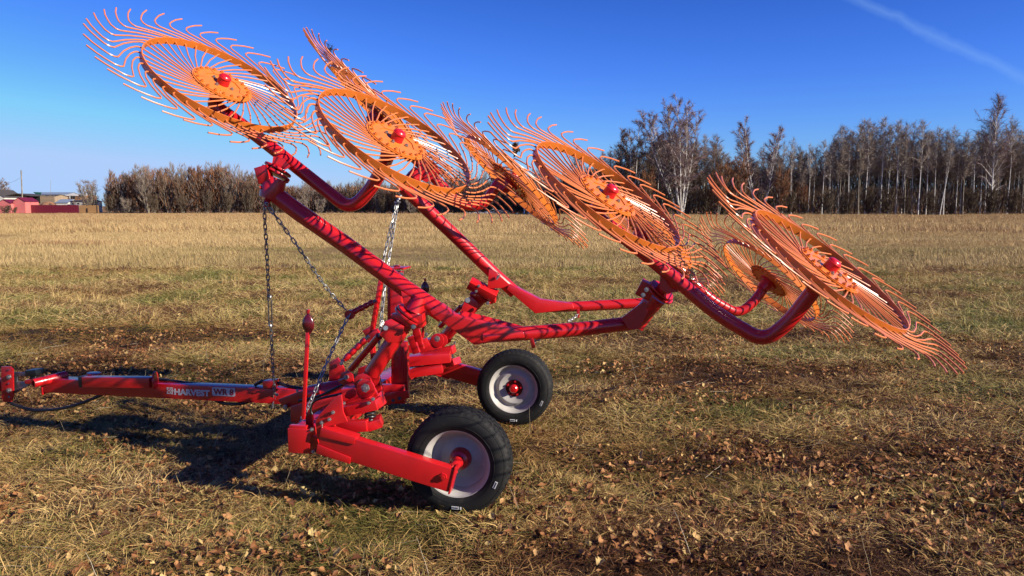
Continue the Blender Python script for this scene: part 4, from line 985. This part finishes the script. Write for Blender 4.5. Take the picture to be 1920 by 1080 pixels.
me = bpy.data.meshes.new('dead_leaves'); me.from_pydata([tuple(v) for v in V], [], F); me.materials.append(TWIG['brown']); link('dead_leaves', me, o)
# deep wood behind, one mass
def thicket(name, lbl, x0px, x1px, yf, depth, hf, n, mtl, seed, w=.03, l=1.6):
    r = random.Random(seed); V = []; F = []
    for _ in range(n):
        px = r.uniform(x0px, x1px); yy = yf(px) + r.uniform(0, depth); p = P(px, 400, yy); h = hf(px) * r.uniform(.0, 1) ** .85
        sliver(V, F, Vector((p.x, yy, h)), Vector((r.gauss(0, .35), r.gauss(0, .35), 1)).normalized(), l * r.uniform(.5, 1.2), w * r.uniform(.6, 1.3), r)
    me = bpy.data.meshes.new(name); me.from_pydata([tuple(v) for v in V], [], F); me.materials.append(mtl); tag(link(name, me), lbl, None, kind='stuff')
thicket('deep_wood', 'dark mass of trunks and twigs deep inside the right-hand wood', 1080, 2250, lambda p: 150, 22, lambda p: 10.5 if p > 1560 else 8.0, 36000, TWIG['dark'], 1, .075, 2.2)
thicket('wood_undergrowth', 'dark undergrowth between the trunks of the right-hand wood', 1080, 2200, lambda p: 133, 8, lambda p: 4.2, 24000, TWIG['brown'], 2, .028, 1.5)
thicket('copse_undergrowth', 'brown undergrowth inside the copse behind the rake', 200, 1120, lambda p: linepx(p) + 4, 14, lambda p: 5.6 if p < 520 else 4.0, 36000, TWIG['brown'], 4, .050, 1.6)
thicket('copse_twigs', 'grey tangle of twigs filling the copse behind the rake', 200, 1120, lambda p: linepx(p) + 1, 10, lambda p: 7.6 if p < 520 else 5.2, 20000, TWIG['grey'], 6, .030, 1.5)
thicket('copse_rust', 'rusty orange twigs scattered through the copse behind the rake', 240, 1000, lambda p: linepx(p) + 1, 8, lambda p: (8.2 + 1.5 * math.sin(p * .05)) if p < 520 else 5.4, 22000, TWIG['rust'], 7, .035, 1.2)

# ------------------------------------------------------------------ farmyard at the left edge
PINK = mat('pink_sheet', (.60, .17, .155), .6, noise_=(.6, (.52, .13, .12), .4, .7)); MAR = mat('maroon_sheet', (.16, .010, .022), .45, noise_=(.5, (.12, .008, .018), .4, .7))
WOODG = mat('grey_boards', (.26, .20, .14), .9, noise_=(2.5, (.36, .25, .15), .4, .65)); WOODO = mat('yellow_boards', (.42, .23, .08), .85, noise_=(3, (.28, .16, .07), .4, .65))
TIN = mat('grey_tin', (.30, .36, .42), .45, noise_=(.8, (.24, .29, .33), .4, .7)); TIN2 = mat('blue_tin', (.22, .27, .33), .5); GRN = mat('green_roof', (.012, .09, .065), .5)
DARK = mat('dark_opening', (.010, .009, .008), .9); LIME = mat('whitewash', (.60, .57, .50), .8, noise_=(1.5, (.45, .42, .36), .45, .65)); BRK = mat('brown_wall', (.24, .12, .06), .8, noise_=(2, (.34, .17, .08), .4, .6)); TARR = mat('tar_roof', (.05, .042, .038), .8)
XA = Vector((1, 0, 0)); YA = Vector((0, 1, 0))
def wallrow(px0, px1, ztop, y, n, mtl, parent, name, z0=0, jag=0, th=.03, gap=.02):
    a = P(px0, 400, y).x; c = P(px1, 400, y).x; w = (c - a) / n; r = random.Random(int(px0 * 7)); sh = {}
    for k in range(n):
        h = ztop - z0 + (r.uniform(-jag, jag) if jag else 0); hk = round(h, 1); me = sh.get(hk)
        if me is None:
            b = MB(); b.box((0, 0, hk / 2), XA * (w / 2 - gap / 2), YA * th / 2, UP * hk / 2); me = b.mesh(name, mtl); sh[hk] = me
        o = link(name, me, parent); o.location = Vector((a + w * (k + .5), y + (k % 2) * th * .7, z0)) - wloc(parent)
def shed(name, lbl, cat, px0, px1, zt, zr, y, depth, wm, rm, ridge='x', parts_=()):
    a = P(px0, 400, y).x; c = P(px1, 400, y).x; t = thing(name, lbl, cat, ((a + c) / 2, y, 0)); b = MB(); x0, x1 = a, c; y1 = y + depth; mx = (x0 + x1) / 2
    if ridge == 'y':     # gable faces the camera
        for yy in (y, y1): b.plate([(x0, yy, -.2), (x1, yy, -.2), (x1, yy, zt), (mx, yy, zr), (x0, yy, zt)], YA, .08)
        for xx in (x0, x1): b.plate([(xx, y, -.2), (xx, y1, -.2), (xx, y1, zt), (xx, y, zt)], XA, .08)
        part('wall', b, wm, t)
        for sg, xx in ((-1, x0), (1, x1)):
            b = MB(); q = [Vector((xx + sg * .15, y - .15, zt - .05)), Vector((mx, y - .15, zr + .06)), Vector((mx, y1 + .1, zr + .06)), Vector((xx + sg * .15, y1 + .1, zt - .05))]; b.plate(q, (q[1] - q[0]).cross(q[2] - q[1]), .07); part('roof', b, rm, t)
    else:
        for yy in (y, y1): b.plate([(x0, yy, -.2), (x1, yy, -.2), (x1, yy, zt), (x0, yy, zt)], YA, .08)
        for xx in (x0, x1): b.plate([(xx, y, -.2), (xx, y1, -.2), (xx, y1, zt), (xx, (y + y1) / 2, zr), (xx, y, zt)], XA, .08)
        part('wall', b, wm, t); my = (y + y1) / 2
        for yy in (y, y1):
            b = MB(); q = [Vector((x0 - .2, yy + (-.2 if yy == y else .2), zt - .03)), Vector((x1 + .2, yy + (-.2 if yy == y else .2), zt - .03)), Vector((x1 + .2, my, zr + .05)), Vector((x0 - .2, my, zr + .05))]; b.plate(q, (q[1] - q[0]).cross(q[2] - q[1]), .08); part('roof', b, rm, t)
    return t
YH = 178
def zpx(py, y): return P(960, py, y).z
shed('garage', 'pink sheet-metal garage with peaked roof at the left end of the maroon fence', 'garage', 26, 48, zpx(378, YH), zpx(371, YH), YH - 2, 5, PINK, MAR, 'y')
shed('garage', 'pink sheet-metal garage cut off by the left edge of the photo', 'garage', -4, 21, zpx(381, YH), zpx(374.5, YH), YH - 3, 5, PINK, MAR, 'y')
t = thing('metal_fence', 'maroon corrugated metal fence between the pink garages and the wooden fence', 'fence', (*XY(98, YH), 0)); wallrow(48, 148, zpx(384, YH), YH, 40, MAR, t, 'panel', -.1, gap=.0)
t = thing('wooden_fence', 'yellowish wooden board fence between the maroon fence and the copse', 'fence', (*XY(165, YH), 0)); wallrow(149, 186, zpx(385, YH), YH + .5, 34, WOODO, t, 'board', -.1, jag=.12)
t = thing('fence_post', 'dark post standing at the right end of the wooden fence', 'post', (*XY(182, YH - 1), 0)); b = MB(); b.cyl(XY(182, YH - 1) + (0,), XY(182, YH - 1) + (zpx(378, YH),), .12, .10, 8); part('post_shaft', b, DARK, t)
YB = 196
t = shed('barn', 'old grey board barn with a dark open bay behind the maroon fence', 'barn', 52, 103, zpx(368, YB), zpx(365, YB), YB, 6, WOODG, TARR); 
wallrow(77, 104, zpx(367, YB), YB - .2, 18, WOODG, t, 'board', 0, jag=.1); wallrow(43, 52, zpx(366, YB), YB - .2, 6, WOODG, t, 'board', 0, jag=.1)
b = MB(); a = P(53, 400, YB - .25); c = P(77, 400, YB - .25); b.box(((a.x + c.x) / 2, YB - .15, zpx(373, YB)), XA * (c.x - a.x) / 2, YA * .05, UP * (zpx(367, YB) - zpx(380, YB)) / 2); part('open_bay', b, DARK, t)
b = MB(); b.beam(P(27, 367.5, YB - 1), P(48, 363.5, YB - 1), 7, .15); b.beam(P(48, 363.5, YB - 1), P(72, 367.5, YB - 1), 7, .15); part('roof_sheet', b, TARR, t)
t = shed('workshop', 'long grey tin building with green roof front behind the barn', 'building', 62, 122, zpx(366, 210), zpx(360.5, 210), 210, 9, TIN, TIN2); b = MB(); q = [P(62, 360, 209.5), P(78, 360.5, 209.5), P(76, 366, 209.5), P(70, 366.5, 209.5)]; b.plate(q, YA, .1); part('roof_panel', b, GRN, t)
b = MB(); b.plate([P(108, 364, 208), P(123, 364, 208), P(123, 374, 208), P(108, 374, 208)], YA, .2); part('tin_wall', b, TIN, t)
t = shed('cottage', 'low brown-walled house with pale flat roof and small dark windows', 'house', 124, 160, zpx(367, 205), zpx(363.5, 205), 205, 6, BRK, LIME)
for px in (134, 139): 
    b = MB(); p = P(px, 369.5, 204.9); b.box(p, XA * .22, YA * .05, UP * .4); part('window', b, DARK, t)
b = MB(); p = P(131, 369.5, 204.9); b.box(p, XA * .15, YA * .05, UP * .45); part('window_frame', b, LIME, t)
t = shed('outhouse', 'low whitewashed shed with dark roof just behind the wooden fence', 'shed', 133, 172, zpx(377.5, 190), zpx(375.5, 190), 190, 5, LIME, TARR)
for px in (137, 147, 164): b = MB(); p = P(px, 381.5, 189.9); b.box(p, XA * .16, YA * .05, UP * .16); part('window', b, DARK, t)
t = shed('lean_to', 'blue-grey tin lean-to roof between the barn and the whitewashed shed', 'shed', 106, 128, zpx(380, 193), zpx(374, 193), 193, 5, LIME, TIN2)
t = shed('gabled_house', 'pale gable of a house at the left edge above the pink garages', 'house', -30, 9, zpx(370, 200), zpx(356, 200), 200, 8, LIME, TARR, 'y')
t = thing('woodpile', 'heap of brown boards leaning beside the barn above the maroon fence', 'heap', (*XY(66, 192), 0)); b = MB(); r = random.Random(4)
for k in range(16): p = P(55 + k * 1.4, 400, 192); h = zpx(383 - 5.5 * math.sin(math.pi * (k + .5) / 16), 192); b = MB(); b.box((p.x, 192, h / 2), XA * .07, YA * .05, UP * h / 2); part('board', b, WOODO, t)
t = thing('soil_heap', 'low reddish-brown heap behind the middle of the maroon fence', 'heap', (*XY(92, 188), 0)); b = MB(); c = P(92, 400, 188); b.lathe([(2.3, 0), (1.9, 1.7), (1.2, 2.35), (.5, 2.6), (0, 2.65)], 12, Matrix.Translation((c.x, 188, 0))); part('heap', b, BRK, t)
t = thing('utility_pole', 'tall leaning wooden utility pole behind the pink garages', 'utility pole', (*XY(43, 185), 0)); b = MB(); p0 = P(43, 399, 185); p1 = P(39.5, 319, 185); b.cyl(p0, p1, .17, .12, 8); part('pole', b, GREYB, t)
b = MB(); b.beam(P(38, 324, 185), P(42, 324, 185), .08, .08); part('cross_arm', b, GREYB, t)
b = MB(); q = []
for k in range(9): u = k / 8; q.append(P(38 - 34 * u, 333 + 10 * u + 4 * math.sin(math.pi * u), 185 + 15 * u)); 
b.tube(q, .018, 4); part('wire', b, GREYB, t)
t = thing('antenna_mast', 'very thin antenna mast rising above the tin workshop', 'antenna', (*XY(95, 205), 0)); b = MB(); b.cyl(P(95, 398, 205), P(95, 336, 205), .05, .03, 5); part('mast_tube', b, GREYB, t)
# bare scrub in front of the garages
x, y = XY(10, 168); tree('bush2', x, y, .28, label='dark scrub in front of the garages at the left edge', cat='shrub', name='shrub', sx_=2.2)
x, y = XY(26, 169); tree('bush2', x, y, .22, label='low dark scrub between the two pink garages', cat='shrub', name='shrub', sx_=1.6)
# felled pale timber and stumps before the copse
PALE = mat('pale_timber', (.55, .55, .56), .6, noise_=(3, (.30, .32, .36), .4, .6))
t = thing('brush_pile', 'whitish pile of cut branches at the foot of the copse behind the far raking wheel', 'brush pile', (*XY(905, 140), 0)); b = MB(); r = random.Random(9)
for k in range(70):
    px = r.gauss(905, 22); h = max(.1, .9 - abs(px - 940) * .018) * r.random() + .1; p = P(px, 400, 140 + r.uniform(-1, 1)); p.z = h; an = r.uniform(0, 6.28); d_ = Vector((math.cos(an), math.sin(an), r.uniform(-.3, .4))) * r.uniform(.5, 1.4); b.tube([p - d_, p + d_], [.05, .03], 4)
part('branches', b, PALE, t)['kind'] = 'stuff'
for k, (px, h) in enumerate(((969, .35), (983, 1.05), (991, .6))):
    x, y = XY(px, 139); t = thing('stump', ('short pale stump at the right foot of the whitish brush pile', 'tallest pale post standing right of the brush pile', 'middling pale stump right of the tallest pale post')[k], 'stump', (x, y, 0)); b = MB(); b.cyl((x, y, -.1), (x, y, h), .16, .13, 8); part('stump_wood', b, PALE, t)
# ------------------------------------------------------------------ plant scraps caught on the tines
SCR = mat('dead_weed', (.020, .016, .014), .9); SCR2 = mat('dry_weed', (.50, .40, .18), .8); SCR3 = mat('brown_scrap', (.12, .065, .035), .85)
def scrap(c, size, n, mtl, lbl, seed, up=.3, w=.0016):
    r = random.Random(seed); V = []; F = []; c = Vector(c)
    for _ in range(n): sliver(V, F, c + Vector((r.gauss(0, .25), r.gauss(0, .25), r.gauss(0, .45))) * size, Vector((r.gauss(0, .6), r.gauss(0, .6), r.gauss(up, .8))).normalized(), size * r.uniform(.5, 1.1), w * r.uniform(.6, 1.6), r)
    me = bpy.data.meshes.new('weed_scrap'); me.from_pydata([tuple(v) for v in V], [], F); me.materials.append(mtl); tag(link('weed_scrap', me), lbl, 'weed scrap', 'plant scraps caught on the raking wheels')
scrap(P(618, 98, 5.3), .045, 90, SCR, 'black weed tuft caught on the topmost tines of the upper far raking wheel', 1, .6)
scrap(P(967, 276, 3.9), .022, 120, SCR3, 'brown weed clump caught on tines left of the third near raking wheel', 2, .2, .006)
scrap(P(1298, 509, 3.9), .028, 40, SCR2, 'yellow scrap of hay caught at the lower tip of the third near raking wheel', 3, -.3, .006)
scrap(P(1326, 498, 3.95), .020, 26, SCR2, 'small yellow hay scrap right of the larger hay scrap', 4, -.3, .005)
scrap(P(1077, 420, 5.5), .030, 20, SCR, 'black weed thread hanging from the lower tip of a far raking wheel', 5, -.2)
scrap(P(1464, 396, 3.75), .018, 30, SCR, 'dark weed thread on the upper edge of the rightmost raking wheel', 6, -.4)
